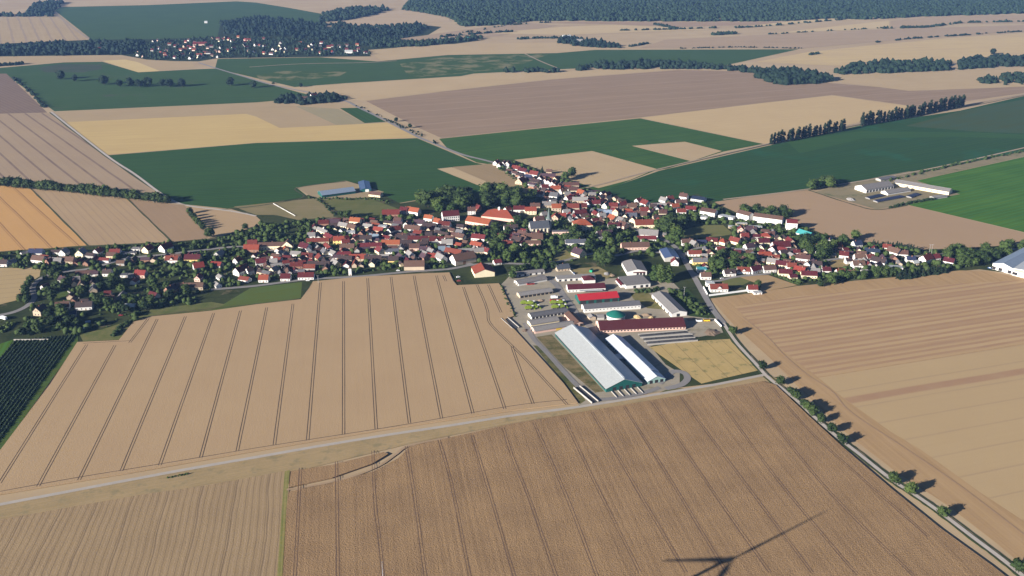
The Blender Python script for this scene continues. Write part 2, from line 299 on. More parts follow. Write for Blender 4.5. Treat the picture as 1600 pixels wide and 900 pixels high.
LAYERS = [
 # name, label, polygon, material   (each sheet lies a few centimetres above the one before)
 ('stubble_field', 'pale stubble strip at the far left edge', [(-60, 28), (95, 26), (150, 63), (60, 72), (-60, 72)], pale('stubble_a', ang_px((20, 70), (10, 30)), .92, sx=9, streak=.8, stripe=[(36, 6, (.24, .18, .15), .6, 8)])),
 ('green_field', 'far green crop field behind the distant village', [(85, 16), (95, 11), (230, 8), (370, 2), (400, 4), (450, 12), (500, 21), (512, 30), (490, 38), (400, 45), (330, 62), (240, 63), (145, 63)], green('green_a', a_far, (.030, .088, .062), (.022, .068, .052))),
 ('village_ground', 'dark gardens and verges of the distant village', [(-60, 71), (145, 62), (240, 61), (340, 58), (345, 32), (400, 27), (520, 38), (650, 38), (690, 42), (660, 60), (760, 62), (700, 70), (640, 72), (575, 80), (580, 88), (500, 89), (340, 91), (310, 96), (240, 95), (190, 86), (0, 89), (-60, 89)], field_mat('far_gardens', (.018, .030, .018), (.035, .042, .022), patch=60, pamt=1.0, famt=.4)),
 ('stubble_field', 'narrow beige stubble below the distant village', [(-60, 89), (170, 86), (210, 92), (300, 97), (305, 107), (215, 112), (160, 96), (100, 97), (-60, 106)], pale('stubble_b', a_far, .95, sx=8)),
 ('wheat_field', 'small yellow wheat strip below the distant village', [(160, 95), (195, 93), (215, 97), (250, 111), (215, 113)], field_mat('wheat_far', (.50, .38, .21), (.44, .33, .19), sx=6)),
 ('green_field', 'dark green field with a row of scattered trees', [(-60, 110), (0, 106), (100, 97.5), (160, 96.5), (216, 113), (300, 108.5), (340, 107), (400, 126), (470, 145), (500, 152), (435, 157), (400, 160), (85, 174), (10, 116), (-60, 116)], green('green_b', a_far, FARG1, FARG2, extra=((.065, .055, .045), 90, .60))),
 ('fallow_patch', 'reddish fallow patch in the dark green field', [(60, 106), (95, 100), (158, 101), (160, 108), (130, 113), (70, 113)], field_mat('fallow', (.065, .062, .050), (.035, .065, .045), ang=a_far, sx=10, patch=50, pamt=.9)),
 ('ploughed_field', 'purple brown ploughed field on the left edge', [(-60, 115), (10, 115), (74, 176), (-60, 179)], field_mat('plough_a', (.20, .142, .118), (.16, .112, .098), ang=ang_px((10, 150), (60, 172)), sx=4, stripe=[(9, 2.2, (.12, .08, .075), .5, 2)])),
 ('stubble_field', 'pinkish stubble field with slanting dark tramlines', [(-60, 179), (75, 176.5), (165, 243), (255, 304), (120, 292), (0, 278), (-60, 272)], field_mat('stubble_c', (.33, .245, .185), (.275, .20, .155), ang=ang_px((12, 233), (60, 275)), sx=5, stripe=[(27, 3.2, (.15, .105, .085), .8, 1.5)])),
 ('stubble_field', 'pale stubble strip above the yellow wheat', [(86, 175), (400, 160), (430, 158), (460, 165), (525, 160), (555, 165), (604, 191), (490, 198), (435, 200), (400, 182), (385, 178), (103, 191)], pale('stubble_d', a_far, .9, sx=7)),
 ('grey_field', 'greyish fallow wedge beside a small green plot', [(462, 166), (528, 170), (570, 193), (525, 195)], field_mat('grey_fallow', (.29, .24, .165), (.235, .20, .14), ang=ang_px((462, 166), (525, 195)), sx=4)),
 ('wheat_field', 'broad yellow wheat field left of the road', [(102, 191), (385, 178), (400, 182), (437, 200), (605, 192), (652, 215), (400, 223), (166, 242)], field_mat('wheat_b', (.47, .345, .175), (.40, .285, .15), ang=a_far, sx=7, streak=.8, patch=120)),
 ('green_field', 'small rectangular green plot by the road', [(531, 169), (561, 168.5), (603, 190.5), (570, 192.5)], green('green_c', ang_px((531, 169), (570, 192)), GREEN1, GREEN2)),
 ('green_field', 'large dark green field behind the village farm', [(166, 243), (400, 223.5), (652, 216), (742, 254), (755, 257), (684, 264), (710, 275), (771, 298), (740, 303), (660, 311), (620, 318), (590, 310), (540, 283), (463, 293), (482, 308), (470, 309), (355, 326), (285, 319), (256, 305)], green('green_d', a_far, GREEN1, GREEN2, sx=4, streak=.5)),
 ('green_field', 'long dark green field beyond the road', [(336, 107), (340, 92), (500, 89.5), (590, 96), (700, 86), (870, 83), (930, 78), (1248, 77), (1125, 104), (1040, 100), (740, 115), (720, 119), (540, 130), (460, 136)], green('green_e', a_far, FARG1, FARG2)),
 ('dry_patch', 'dry yellow green patches in the far field', [(400, 117), (440, 111), (545, 111), (530, 119), (440, 128), (405, 124)], field_mat('dry_a', FARG1, FARG2, ang=a_far, patch=110, extra=((.15, .145, .072), 45, .47))),
 ('dry_patch', 'dry yellow green slope in the far field', [(625, 100), (700, 88), (860, 84), (800, 106), (730, 114), (640, 122)], field_mat('dry_b', FARG1, FARG2, ang=a_far, patch=110, extra=((.15, .145, .072), 45, .47))),
 ('stubble_field', 'pale rising stubble field behind the green strip', [(575, 78), (700, 69), (800, 67), (930, 66), (1000, 76), (930, 77.5), (870, 82.5), (700, 85.5), (595, 95)], pale('stubble_e', a_far, 1.03, sx=9)),
 ('stubble_field', 'curved pale stubble band across the middle distance', [(462, 137), (540, 131), (720, 120), (760, 116), (960, 108), (1060, 108.5), (860, 123.5), (700, 141), (572, 157), (540, 156)], pale('stubble_f', a_far, 1.05, sx=8)),
 ('harrowed_field', 'wide grey brown harrowed field in the middle', [(572, 158), (700, 142), (860, 124.5), (1060, 109.5), (1150, 111), (1240, 120), (1300, 130), (1420, 140), (1600, 132), (1640, 130), (1640, 140), (1510, 158), (1435, 167), (1300, 148.5), (1000, 183.5), (830, 201), (690, 216), (650, 198)], field_mat('harrowed', (.262, .185, .142), (.215, .150, .118), ang=ang_px((700, 180), (1100, 150)), sx=14, streak=.9, patch=200, stripe=[(60, 5, (.30, .22, .17), .5, 30)])),
 ('stubble_field', 'pale stubble at the right edge above the green', [(1240, 119), (1310, 117), (1480, 112), (1640, 104), (1640, 134), (1420, 142)], pale('stubble_g', a_far, 1.0, sx=9)),
 ('wheat_field', 'pale yellow wheat field behind the poplar row', [(1001, 184), (1200, 160), (1300, 149.5), (1432, 167.5), (1345, 190), (1200, 226), (1192, 224)], field_mat('wheat_c', (.44, .325, .205), (.385, .28, .18), ang=ang_px((1100, 190), (1350, 170)), sx=7, streak=.7)),
 ('green_field', 'green field with two pale plots cut into it', [(686, 217), (830, 202), (1000, 185), (1192, 225), (1130, 237), (1045, 263), (1025, 266), (940, 300), (800, 262), (745, 254), (700, 233)], green('green_f', ang_px((800, 230), (1000, 205)), (.018, .072, .032), (.032, .102, .045), sx=9, streak=.8)),
 ('stubble_field', 'pale diamond plot behind the northern street', [(803, 250), (925, 236), (1026, 264), (985, 281), (935, 294), (890, 283)], pale('stubble_h', ang_px((925, 236), (1026, 264)), 1.0, sx=5)),
 ('stubble_field', 'small pale diamond plot in the green field', [(987, 228), (1070, 221.5), (1128, 236), (1080, 252)], pale('stubble_i', ang_px((987, 228), (1080, 252)), 1.0, sx=5)),
 ('green_field', 'broad dark green field below the poplar row', [(936, 300), (1030, 267), (1195, 229), (1345, 196), (1500, 173), (1640, 141), (1640, 232), (1450, 267), (1370, 284), (1270, 296), (1200, 304), (1100, 318), (1000, 345), (960, 330)], green('green_g', ang_px((1200, 240), (1500, 190)), (.012, .056, .032), (.018, .068, .040), sx=10, streak=.6, patch=150, extra=((.020, .078, .032), 120, .56))),
 ('grey_green_field', 'grey green crop strips right of the poplars', [(1415, 197), (1500, 174), (1640, 148), (1640, 210), (1530, 206)], field_mat('grey_crop', (.048, .082, .055), (.030, .068, .046), ang=ang_px((1500, 174), (1640, 148)), sx=16, streak=.9)),
 ('green_field', 'lighter green strip across the broad green field', [(1230, 222), (1345, 205), (1520, 207), (1640, 212), (1640, 218), (1500, 214), (1350, 216), (1250, 240)], green('green_strip_b', ang_px((1230, 222), (1520, 207)), (.022, .085, .045), (.018, .070, .040))),
 ('farm_yard_ground', 'dusty yard of the eastern farm', [(1272, 300), (1330, 286), (1380, 275), (1420, 268), (1450, 268), (1640, 228), (1640, 236), (1432, 282), (1500, 303), (1440, 316), (1370, 327), (1330, 320)], field_mat('dusty_yard', (.24, .19, .135), (.17, .15, .10), patch=25, pamt=.9, extra=((.10, .115, .055), 20, .58))),
 ('green_field', 'bright green field right of the eastern farm', [(1432, 282.5), (1640, 236.5), (1640, 374), (1600, 363), (1418, 320), (1500, 303.5)], green('green_h', ang_px((1450, 300), (1640, 260)), (.022, .098, .030), (.042, .150, .042), sx=14, streak=.9)),
 ('stubble_field', 'bare brown stubble below the eastern farm', [(1100, 318), (1200, 303.5), (1262, 297.5), (1330, 316), (1370, 327.5), (1418, 320.5), (1600, 364), (1640, 375), (1640, 390), (1440, 392), (1300, 375), (1240, 347), (1150, 334)], field_mat('stubble_j', (.335, .232, .165), (.29, .198, .142), ang=ang_px((1150, 320), (1400, 350)), sx=5, streak=.35, patch=150)),
 ('wheat_field', 'orange wheat field at the left edge', [(-60, 284), (0, 290), (46, 293), (137, 384), (0, 394), (-60, 398)], field_mat('wheat_d', (.47, .275, .125), (.415, .238, .11), ang=ang_px((0, 320), (60, 380)), sx=4, stripe=[(27, 1.5, (.20, .11, .06), .75, 2), (27, 1.0, (.20, .11, .06), .5, 2, .09)])),
 ('stubble_field', 'wide stubble field right of the orange wheat', [(46, 293), (198, 311), (268, 378), (137, 384)], field_mat('stubble_k', (.365, .26, .175), (.31, .215, .15), ang=ang_px((120, 300), (200, 380)), sx=4, streak=.7, stripe=[(9, 1.4, (.25, .175, .12), .4, 1)])),
 ('stubble_field', 'narrow brown stubble left of the young tree row', [(199, 311.5), (287, 321), (326, 370), (300, 382), (269, 378)], field_mat('stubble_l', (.30, .205, .145), (.25, .17, .12), ang=ang_px((200, 312), (268, 378)), sx=4)),
 ('stubble_field', 'tan stubble wedge right of the young tree row', [(290, 322), (400, 337.5), (416, 349), (380, 361), (345, 369), (328, 371)], field_mat('stubble_m', (.37, .262, .175), (.32, .222, .15), ang=ang_px((290, 322), (400, 337)), sx=4)),
 ('village_ground', 'dark grass, gardens and yards of the village', [(-80, 398), (0, 393.5), (137, 384), (268, 378), (325, 373), (345, 369), (415, 351), (400, 338), (358, 326), (470, 309), (520, 290), (560, 285), (625, 318), (700, 306), (770, 298), (840, 301), (815, 285), (765, 258), (775, 249), (803, 250), (890, 283), (940, 301), (965, 331), (1000, 322), (1090, 303), (1120, 318), (1150, 332), (1240, 346), (1300, 372), (1440, 390), (1480, 389), (1640, 380), (1640, 435), (1530, 421), (1400, 433), (1245, 447), (1190, 456), (1110, 467), (1120, 490), (1200, 590), (1060, 606), (905, 634), (780, 446), (715, 447), (703, 426), (560, 434), (488, 441), (470, 469), (330, 487), (235, 496), (185, 533), (120, 536), (0, 540), (-80, 540)], field_mat('village_green', (.024, .034, .016), (.060, .066, .030), patch=30, pamt=1.1, fine=2.5, famt=.5, extra=((.17, .135, .085), 28, .60))),
 ('paddock', 'dry brown paddock with a white fence', [(365, 323), (500, 309), (521, 330), (521, 339), (466, 344), (430, 336), (400, 336)], field_mat('paddock', (.22, .17, .105), (.15, .135, .07), patch=40, pamt=.9)),
 ('meadow', 'green meadow behind the village houses', [(500, 312), (560, 303), (626, 328), (612, 335), (541, 338)], field_mat('meadow', (.085, .10, .038), (.13, .125, .055), patch=30, pamt=.8)),
 ('farm_yard_ground', 'dusty yard between two solar barns', [(462, 293), (540, 282.5), (600, 300), (585, 308), (505, 312), (485, 306)], field_mat('farm_dust', (.30, .23, .16), (.25, .19, .135), patch=30)),
 ('stubble_field', 'pale strip beside a tan plot near the park', [(683, 264), (706, 261.5), (792, 297), (770, 299)], pale('stubble_n', ang_px((683, 264), (770, 298)), 1.05, sx=5)),
 ('stubble_field', 'tan plot between park and northern street', [(707, 261), (768, 256), (812, 282), (848, 305), (792, 297.5)], field_mat('stubble_o', (.285, .205, .135), (.235, .17, .11), ang=ang_px((683, 264), (770, 298)), sx=4)),
 ('wheat_field', 'small tan field beside the bending road', [(-60, 420), (64, 418), (62, 432), (42, 444), (32, 468), (0, 476), (-60, 482)], field_mat('wheat_e', (.37, .275, .165), (.33, .24, .145), ang=ang_px((0, 430), (60, 425)), sx=4, stripe=[(14, .9, (.19, .14, .09), .6, 5)])),
 ('meadow', 'green meadow between wheat and village lane', [(330, 486), (352, 474), (392, 450), (472, 441), (470, 466), (440, 472), (400, 476)], field_mat('meadow_b', (.052, .105, .040), (.090, .130, .055), ang=ang_px((350, 478), (470, 460)), sx=8, patch=24, pamt=.6, famt=.4)),
 ('meadow', 'sunlit lawn above the orchard and wheat corner', [(124, 522), (160, 515), (205, 500), (214, 498), (188, 531), (130, 534)], field_mat('meadow_e', (.10, .115, .042), (.16, .14, .065), patch=10, pamt=.9, famt=.5)),
 ('meadow', 'narrow grass strip along the top of the wheat', [(214, 497), (236, 484), (330, 472), (352, 476), (330, 485), (236, 494.5)], field_mat('meadow_f', (.085, .105, .038), (.14, .13, .06), patch=10, pamt=.9, famt=.5)),
 ('meadow', 'green garden lawn in the hamlet', [(76, 466), (84, 456), (104, 455), (122, 467), (96, 474)], field_mat('meadow_g', (.055, .09, .026), (.10, .11, .04), patch=10, famt=.5)),
 ('meadow', 'mown meadow among the eastern gardens', [(1060, 362), (1095, 352), (1130, 352), (1146, 366), (1128, 369), (1080, 373), (1055, 378)], field_mat('meadow_c', (.115, .125, .048), (.16, .145, .07), ang=ang_px((1060, 362), (1140, 366)), sx=8)),
 ('meadow', 'mown lawn behind the white garden wall', [(1125, 437), (1160, 432), (1172, 440), (1160, 446), (1118, 446)], field_mat('meadow_d', (.10, .115, .045), (.15, .14, .065), patch=15)),
 ('dry_lawn', 'tan dry plot among eastern gardens', [(1294, 411), (1310, 403), (1330, 410), (1322, 418), (1300, 418)], field_mat('lawn_b', (.27, .20, .115), (.20, .155, .085), patch=15)),
 ('dry_lawn', 'dry lawn in front of the cream gabled house', [(862, 400), (884, 391), (900, 402), (890, 408), (862, 408)], field_mat('lawn_c', (.13, .125, .05), (.20, .165, .085), patch=12)),
 ('wheat_strip', 'tan stubble tongue below the eastern houses', [(1152, 432), (1200, 430), (1246, 446), (1190, 456.5), (1184, 444)], field_mat('wheat_f', (.33, .23, .14), (.29, .195, .12), sx=4)),
 ('farm_yard_ground', 'grey yard of the big farm', [(782, 446), (800, 428), (850, 416), (880, 414), (940, 436), (1010, 432), (1050, 440), (1080, 470), (1085, 495), (1120, 498), (1130, 520), (1016, 541), (1040, 570), (1062, 583), (1062, 606), (925, 632), (905, 634), (875, 590), (845, 560), (815, 526), (800, 500), (803, 494)], field_mat('yard', (.31, .27, .24), (.23, .20, .178), patch=22, pamt=.8, fine=3, famt=.3, extra=((.14, .125, .07), 26, .60))),
 ('rough_grass', 'rough dry grass beside the long white barn', [(838, 527), (862, 523), (905, 570), (944, 612), (930, 614), (880, 572)], field_mat('rough_grass', (.065, .07, .028), (.21, .155, .095), patch=14, pamt=1.3, famt=.5)),
 ('rough_grass', 'rough green bank between wheat and barn lane', [(833, 540), (848, 541), (880, 580), (915, 626), (906, 632), (870, 585)], field_mat('rough_bank', (.055, .068, .026), (.15, .125, .06), patch=10, pamt=1.3, famt=.5)),
 ('dry_lawn', 'dry yellow waste plot by the workshop', [(888, 421), (935, 417), (960, 430), (945, 437), (906, 438)], field_mat('waste_plot', (.28, .21, .125), (.16, .14, .07), patch=14, pamt=.9)),
 ('dry_lawn', 'dry grass between barn shed and crimson hall', [(985, 459), (1010, 455), (1025, 470), (1035, 484), (1012, 482), (990, 468)], field_mat('waste_grass', (.10, .105, .04), (.20, .16, .08), patch=10, pamt=.9)),
 ('rough_grass', 'dark overgrown plot right of the grey shed', [(1044, 462), (1075, 452), (1092, 470), (1108, 498), (1076, 494)], field_mat('overgrown', (.028, .048, .018), (.05, .075, .026), patch=10, pamt=1, famt=.5)),
 ('wheat_field', 'small yellow wheat field beside the white barns', [(1014, 543), (1060, 535), (1141, 530), (1186, 579), (1120, 594), (1096, 600), (1078, 588)], field_mat('wheat_g', (.40, .29, .145), (.33, .245, .12), ang=ang_px((1060, 540), (1110, 590)), sx=3, streak=.6, patch=14, pamt=.9, famt=.5, extra=((.17, .16, .07), 12, .56), stripe=[(15, .7, (.17, .12, .06), .6, 3)])),
 ('grass_bank', 'grassy island beside the farm entrance', [(1016, 620), (1040, 610), (1062, 607), (1075, 609), (1018, 626)], field_mat('island', (.075, .082, .03), (.15, .125, .06), patch=8, pamt=1)),
 ('verge', 'dry grass verge along the country lane', [(-80, 806), (0, 791), (200, 752), (400, 716), (600, 682), (800, 651), (1000, 621), (1195, 586), (1212, 590), (1225, 597), (1200, 600), (1000, 629), (800, 662), (700, 682), (640, 694), (480, 733), (330, 757), (0, 812), (-80, 828)], field_mat('verge', (.33, .24, .15), (.255, .19, .115), ang=ang_px((0, 790), (400, 716)), sx=2.2, streak=.8, patch=25, pamt=.9, famt=.5, extra=((.22, .18, .10), 9, .54))),
 ('stubble_field', 'striped stubble field in the left foreground', [(-120, 834), (0, 813), (120, 791), (230, 772), (330, 758), (447, 736), (452, 760), (437, 905), (420, 1010), (-160, 1010)], field_mat('stripe_stubble', (.315, .225, .145), (.245, .172, .112), ang=ang_px((162, 789), (122, 894)), sx=7, streak=.7, patch=30, pamt=.5, fine=.8, famt=.35, bump=.3, stripe=[(4.6, .5, (.15, .105, .07), .6, 7.0), (4.6, .8, (.35, .255, .165), .4, 7.0, .45), (23, .7, (.12, .085, .06), .6, 9.0, .3)])),
 ('grass_strip', 'thin yellow green strip between two fields', [(445, 737), (453, 735), (447, 800), (441, 905), (436, 1010), (424, 1010), (433, 900), (440, 800)], field_mat('green_strip', (.27, .22, .10), (.13, .145, .05), ang=ang_px((446, 737), (436, 905)), sx=1.0, streak=.9, patch=12)),
 ('wheat_field', 'big pale wheat field with paired tramlines', [(-160, 805), (0, 774), (200, 741), (400, 706), (600, 673), (800, 643), (903, 631), (880, 600), (845, 561), (813, 526), (789, 500), (803, 495), (799, 480), (784, 450), (779, 444), (714, 447), (708, 440), (702, 427), (640, 429.5), (560, 434), (489, 441), (486, 448), (470, 469), (400, 477), (330, 487), (236, 496), (211, 501), (186, 533), (121, 536), (80, 600), (0, 706), (-60, 790)], field_mat('wheat_main', (.385, .272, .182), (.325, .222, .148), ang=VP_T, sx=3.0, streak=.22, patch=70, pamt=.45, fine=.9, famt=.35, bump=.25)),
 ('rye_field', 'brown ripe field in the foreground', [(437, 1010), (442, 905), (448, 800), (452, 770), (520, 756), (585, 738), (622, 718), (641, 699), (700, 686), (800, 664), (900, 647), (1000, 630), (1100, 613), (1192, 597), (1212, 603), (1262, 650), (1322, 705), (1392, 765), (1470, 828), (1550, 886), (1600, 925), (1720, 1010)], field_mat('rye', (.31, .20, .120), (.195, .124, .078), ang=ang_px((884, 775), (931, 897)), sx=2.4, streak=.85, patch=30, pamt=.6, fine=1.0, famt=.8, bump=.5)),
 ('rye_field', 'small brown crop wedge above the curved track', [(455, 738), (520, 728), (600, 708), (607, 711), (580, 727), (520, 748), (452, 763)], field_mat('rye_wedge', (.31, .20, .120), (.22, .14, .088), ang=ang_px((526, 723), (528, 897)), sx=2.2, streak=.7, fine=1.1, famt=.7, bump=.6)),
 ('stubble_field', 'light brown stubble right of the lane', [(1110, 467), (1190, 456.5), (1245, 447.5), (1330, 440), (1400, 433.5), (1500, 423), (1545, 424), (1600, 436), (1680, 452), (1760, 470), (1760, 1010), (1680, 960), (1600, 886), (1560, 852), (1480, 790), (1400, 738), (1330, 684), (1250, 608), (1205, 562), (1150, 512)], field_mat('right_headland', (.36, .242, .148), (.285, .185, .112), ang=ang_px((1150, 512), (1480, 790)), sx=5, streak=.9, patch=60, fine=1.2, famt=.3)),
 ('stubble_field', 'banded stubble beyond the pale wheat on the right', [(1148, 480), (1240, 464), (1400, 449), (1600, 438), (1680, 455), (1760, 473), (1760, 512), (1600, 537), (1278, 590), (1212, 540)], field_mat('right_bands', (.385, .27, .172), (.33, .222, .138), ang=ang_px((1275, 588), (1600, 537)), sx=7, streak=.8, patch=120, stripe=[(9, 3.6, (.285, .18, .108), .8, 4), (31, 8, (.29, .185, .11), .6, 5)])),
 ('wheat_field', 'pale wheat field at the right edge', [(1279, 591), (1600, 538.5), (1760, 513), (1760, 940), (1600, 815), (1530, 769), (1440, 704), (1390, 674), (1320, 624)], field_mat('wheat_right', (.385, .280, .178), (.345, .245, .155), ang=ang_px((1275, 588), (1600, 537)), sx=4, streak=.3, patch=90, fine=.9, famt=.3, bump=.2, stripe=[(27, 1.6, (.27, .19, .12), .45, 1.5), (500, 9, (.29, .18, .11), .9, 2, .37)])),
]
zl = 0.006
for nm, lb, px, mt in LAYERS:
    crop = nm == 'rye_field' or lb.startswith('big pale')
    zl += 0.006
    patch(nm, lb, px, mt, zl + (.75 if crop else 0.0), sides=(.8 if crop else 0.0))
ZT = zl + .012

patch('green_field', 'bright green crop corner left of the orchard', [(-200, 540), (0, 538), (21, 531), (-122, 770), (-300, 900)], green('green_corner', ang_px((21, 531), (-122, 770)), (.03, .11, .03), (.045, .14, .04)), ZT - .004)
# orchard block at the lower left
patch('orchard_ground', 'dark orchard soil at the left edge', [(22, 531), (78, 533), (122, 520), (122, 536), (62, 620), (0, 706), (-80, 815), (-120, 770)], field_mat('orchard_soil', (.04, .085, .03), (.06, .11, .04), patch=20), ZT, 'ground')

# ------------------------------------------------------------------ roads and tracks
ASPH = plain('asphalt', (.20, .19, .185), var=.12, scale=.08)
ASPH_D = plain('dark_asphalt', (.085, .083, .085), var=.15, scale=.08)
DIRT = plain('dirt_track', (.30, .235, .165), var=.18, scale=.1)
GRAVEL = plain('gravel_lane', (.36, .325, .285), var=.12, scale=.1)
STRAW = plain('flattened_straw', (.33, .235, .145), var=.15, scale=.1)
ROADS = [
 ('country_lane', 'straight pale lane crossing below the wheat field', [(-90, 807), (0, 789), (100, 770), (200, 751), (300, 732.5), (400, 715), (500, 697.5), (600, 681), (700, 666), (800, 650), (900, 637), (1000, 621), (1060, 611), (1120, 601), (1195, 586)], 3.6, GRAVEL),
 ('country_lane', 'tree lined lane running down to the right corner', [(1130, 505), (1150, 535), (1180, 568), (1200, 590), (1240, 622), (1270, 650), (1310, 685), (1340, 708), (1375, 736), (1400, 755), (1430, 774), (1470, 802), (1520, 840), (1560, 870), (1600, 902), (1660, 950)], 3.4, GRAVEL),
 ('village_street', 'street leading from the farm into the village', [(1130, 505), (1115, 486), (1104, 468), (1094, 450), (1084, 432), (1074, 415), (1066, 400), (1052, 384), (1030, 372), (1000, 362), (980, 350), (965, 340), (950, 332), (930, 326), (900, 322), (880, 308), (850, 290), (812, 270), (778, 256)], 6.5, ASPH),
 ('country_road', 'road running up to the distant village', [(778, 256), (755, 250), (720, 241), (680, 225), (655, 215), (600, 187), (560, 168), (540, 158), (500, 148), (430, 134), (385, 121), (335, 106), (310, 98)], 6.5, ASPH),
 ('village_street', 'street along the southern edge of the village', [(330, 453), (400, 447), (480, 437), (560, 432.5), (640, 425), (700, 421), (740, 414), (790, 412), (830, 413), (880, 408), (925, 397), (960, 400), (1000, 392), (1050, 398), (1066, 400)], 5.5, ASPH),
 ('country_road', 'bending road at the left edge of the village', [(-90, 508), (0, 493), (30, 485), (48, 474), (54, 464), (51, 452), (56, 442), (72, 432), (100, 425), (140, 420), (200, 404), (250, 399), (310, 392), (380, 386), (450, 396), (480, 402), (560, 398), (640, 402), (700, 408), (740, 414)], 6, ASPH),
 ('village_street', 'street past the eastern housing', [(1066, 400), (1090, 388), (1120, 386), (1160, 391), (1200, 404), (1260, 410), (1320, 404), (1400, 403), (1480, 397), (1560, 391), (1660, 386)], 5, ASPH),
 ('village_street', 'lane along the lower eastern houses', [(1080, 424), (1110, 440), (1150, 433), (1200, 428), (1215, 424)], 4.5, ASPH),
 ('field_track', 'pale track between green field and beige plots', [(905, 296), (940, 288), (1025, 265.5), (1190, 227), (1345, 193), (1505, 165), (1640, 140)], 4, DIRT),
 ('field_track', 'track along the left green field edge', [(80, 175), (165, 242), (210, 272), (255, 305), (290, 321), (360, 330), (400, 338)], 4, GRAVEL),
 ('field_track', 'track below the long hedge', [(-60, 283), (60, 291), (160, 304), (255, 316), (290, 321)], 4, DIRT),
 ('field_track', 'track beside the eastern green field', [(1130, 312), (1262, 296), (1400, 274), (1500, 254), (1640, 222)], 4, DIRT),
 ('field_track', 'thin grass track across the far field', [(390, 105), (470, 100), (570, 98), (620, 95)], 5, DIRT),
 ('field_track', 'thin diagonal track across the far green slope', [(820, 84), (845, 96), (870, 106)], 5, DIRT),
 ('field_track', 'pale track above the distant green field', [(80, 15), (100, 33), (120, 48), (140, 62)], 8, DIRT),
 ('farm_drive', 'farm drive beside the long white barn', [(820, 505), (834, 530), (855, 552), (880, 580), (905, 606), (925, 622), (950, 624), (1000, 616), (1030, 606)], 5, ASPH),
 ('farm_drive', 'farm drive crossing the yard to the red halls', [(842, 430), (866, 442), (880, 462), (895, 482), (905, 500), (925, 512), (936, 524)], 7, ASPH),
 ('farm_drive', 'looping farm entrance drive', [(1030, 600), (1050, 582), (1068, 583), (1074, 592), (1064, 602), (1040, 608)], 6, ASPH),
 ('cut_track', 'curved light track cut through the brown crop', [(448, 766), (480, 761), (520, 753), (560, 742), (595, 727), (618, 711), (640, 697), (700, 684)], 2.2, STRAW),
 ('painted_shade_rut', 'painted crop edge shadow beside the curved track', [(452, 763), (490, 752), (530, 741), (570, 725.5), (600, 712)], 1.0, plain('painted_crop_shade', (.045, .032, .025), var=.2)),  # shadow of the standing crop edge, painted as a dark strip
 ('field_rut', 'curved wheel mark on the right headland', [(1160, 495), (1200, 528), (1225, 555), (1260, 585), (1300, 612), (1330, 645), (1420, 705), (1500, 760), (1600, 836)], 1.1, plain('packed_soil', (.27, .18, .11), var=.15)),
]
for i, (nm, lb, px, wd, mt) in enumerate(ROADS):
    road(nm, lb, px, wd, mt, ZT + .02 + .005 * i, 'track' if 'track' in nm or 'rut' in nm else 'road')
ROADW = [([at(*p) for p in px], wd) for nm, lb, px, wd, mt in ROADS if nm in ('village_street', 'country_road', 'country_lane')]
for P, _ in ROADW:
    pass
for off, wd in ((-3.0, 1.5), (3.2, 1.1)):
    b = MB(); ribbon(b, [at(*p) for p in ROADS[1][2]], wd, ZT + .015, off=off, jit=.7)
    tag(b.obj('lane_verge', plain('green_verge', (.04, .058, .018), var=.35)), ('lower' if off < 0 else 'upper') + ' green grass verge of the tree lined lane', 'verge', kind='structure')
for lb, px, wd in (('dark grass balk right of the orange wheat', [(46, 293), (137, 384)], 2.0), ('dark grass balk between two stubble fields', [(199, 311), (269, 379)], 1.8), ('dark balk above the orange wheat and gardens', [(0, 394), (137, 385), (268, 379), (300, 376)], 3.5),
                   ('dark ditch along the left track', [(78, 176), (165, 244), (255, 306)], 3.0), ('dark balk along the top of the big wheat', [(0, 707), (80, 601), (121, 537)], 1.5), ('dark balk along the brown field below the poplars', [(1025, 266), (1192, 228), (1345, 195), (1505, 168), (1640, 141)], 3.0),
                   ('dark edge of the large green field', [(285, 320), (355, 327), (470, 310), (463, 294), (540, 283.5)], 2.5), ('dark edge below the eastern farm yard', [(1262, 297), (1330, 319), (1370, 328), (1418, 321)], 3.0)):
    b = MB(); ribbon(b, [at(*p) for p in px], wd, ZT + .012, n=10, jit=.6)
    tag(b.obj('grass_balk', bpy.data.materials.get('balk_grass') or plain('balk_grass', (.055, .062, .024), var=.35)), lb, 'verge', kind='structure')
# tramlines in the standing wheat (pairs of wheel tracks) and in the brown crop
TL = [[(136, 540), (0, 757)], [(180, 541), (60, 762)], [(232, 499), (203, 537)], [(246, 500), (124, 752)], [(290, 496), (190, 738)], [(334, 491), (250, 729)],
      [(376, 487), (314, 717)], [(417, 482), (371, 707)], [(458, 476), (429, 697)], [(501, 443), (481, 690)], [(537, 441), (537, 681)], [(574.5, 436), (588, 672)],
      [(611, 434), (640, 663)], [(647, 432), (690, 656)], [(682, 432), (739, 648)], [(693, 432), (697, 441)], [(724, 450), (765, 570), (789, 641)],
      [(745, 446), (755, 468), (762, 488), (766, 507), (798, 540), (826, 568), (886, 634)], [(763, 446), (783, 490)], [(800, 543), (809, 569), (833, 633)]]
b = MB()
zt = [o for o in bpy.data.objects if o.get('label') == 'big pale wheat field with paired tramlines'][0].data.vertices[0].co.z
for ln in TL:
    P = [at(*p) for p in ln]
    for s in (-1, 1): ribbon(b, P, .62, zt + .02, off=s * .98, jit=.25)
for ln in ([(0, 773), (116, 752), (244, 731), (400, 705), (520, 686), (640, 667), (800, 639), (886, 629)], [(232, 499), (290, 491), (400, 479), (468, 471)], [(130, 541), (205, 537)]):
    ribbon(b, [at(x, y - 3) for x, y in ln], .7, zt + .026, off=0, jit=.3)
tag(b.obj('wheel_tracks', plain('track_soil_and_shade', (.060, .042, .032), var=.25)), 'paired dark wheel tracks in the pale wheat', 'tracks', kind='structure')  # dark tone mixes bare soil with shadow painted into the tracks
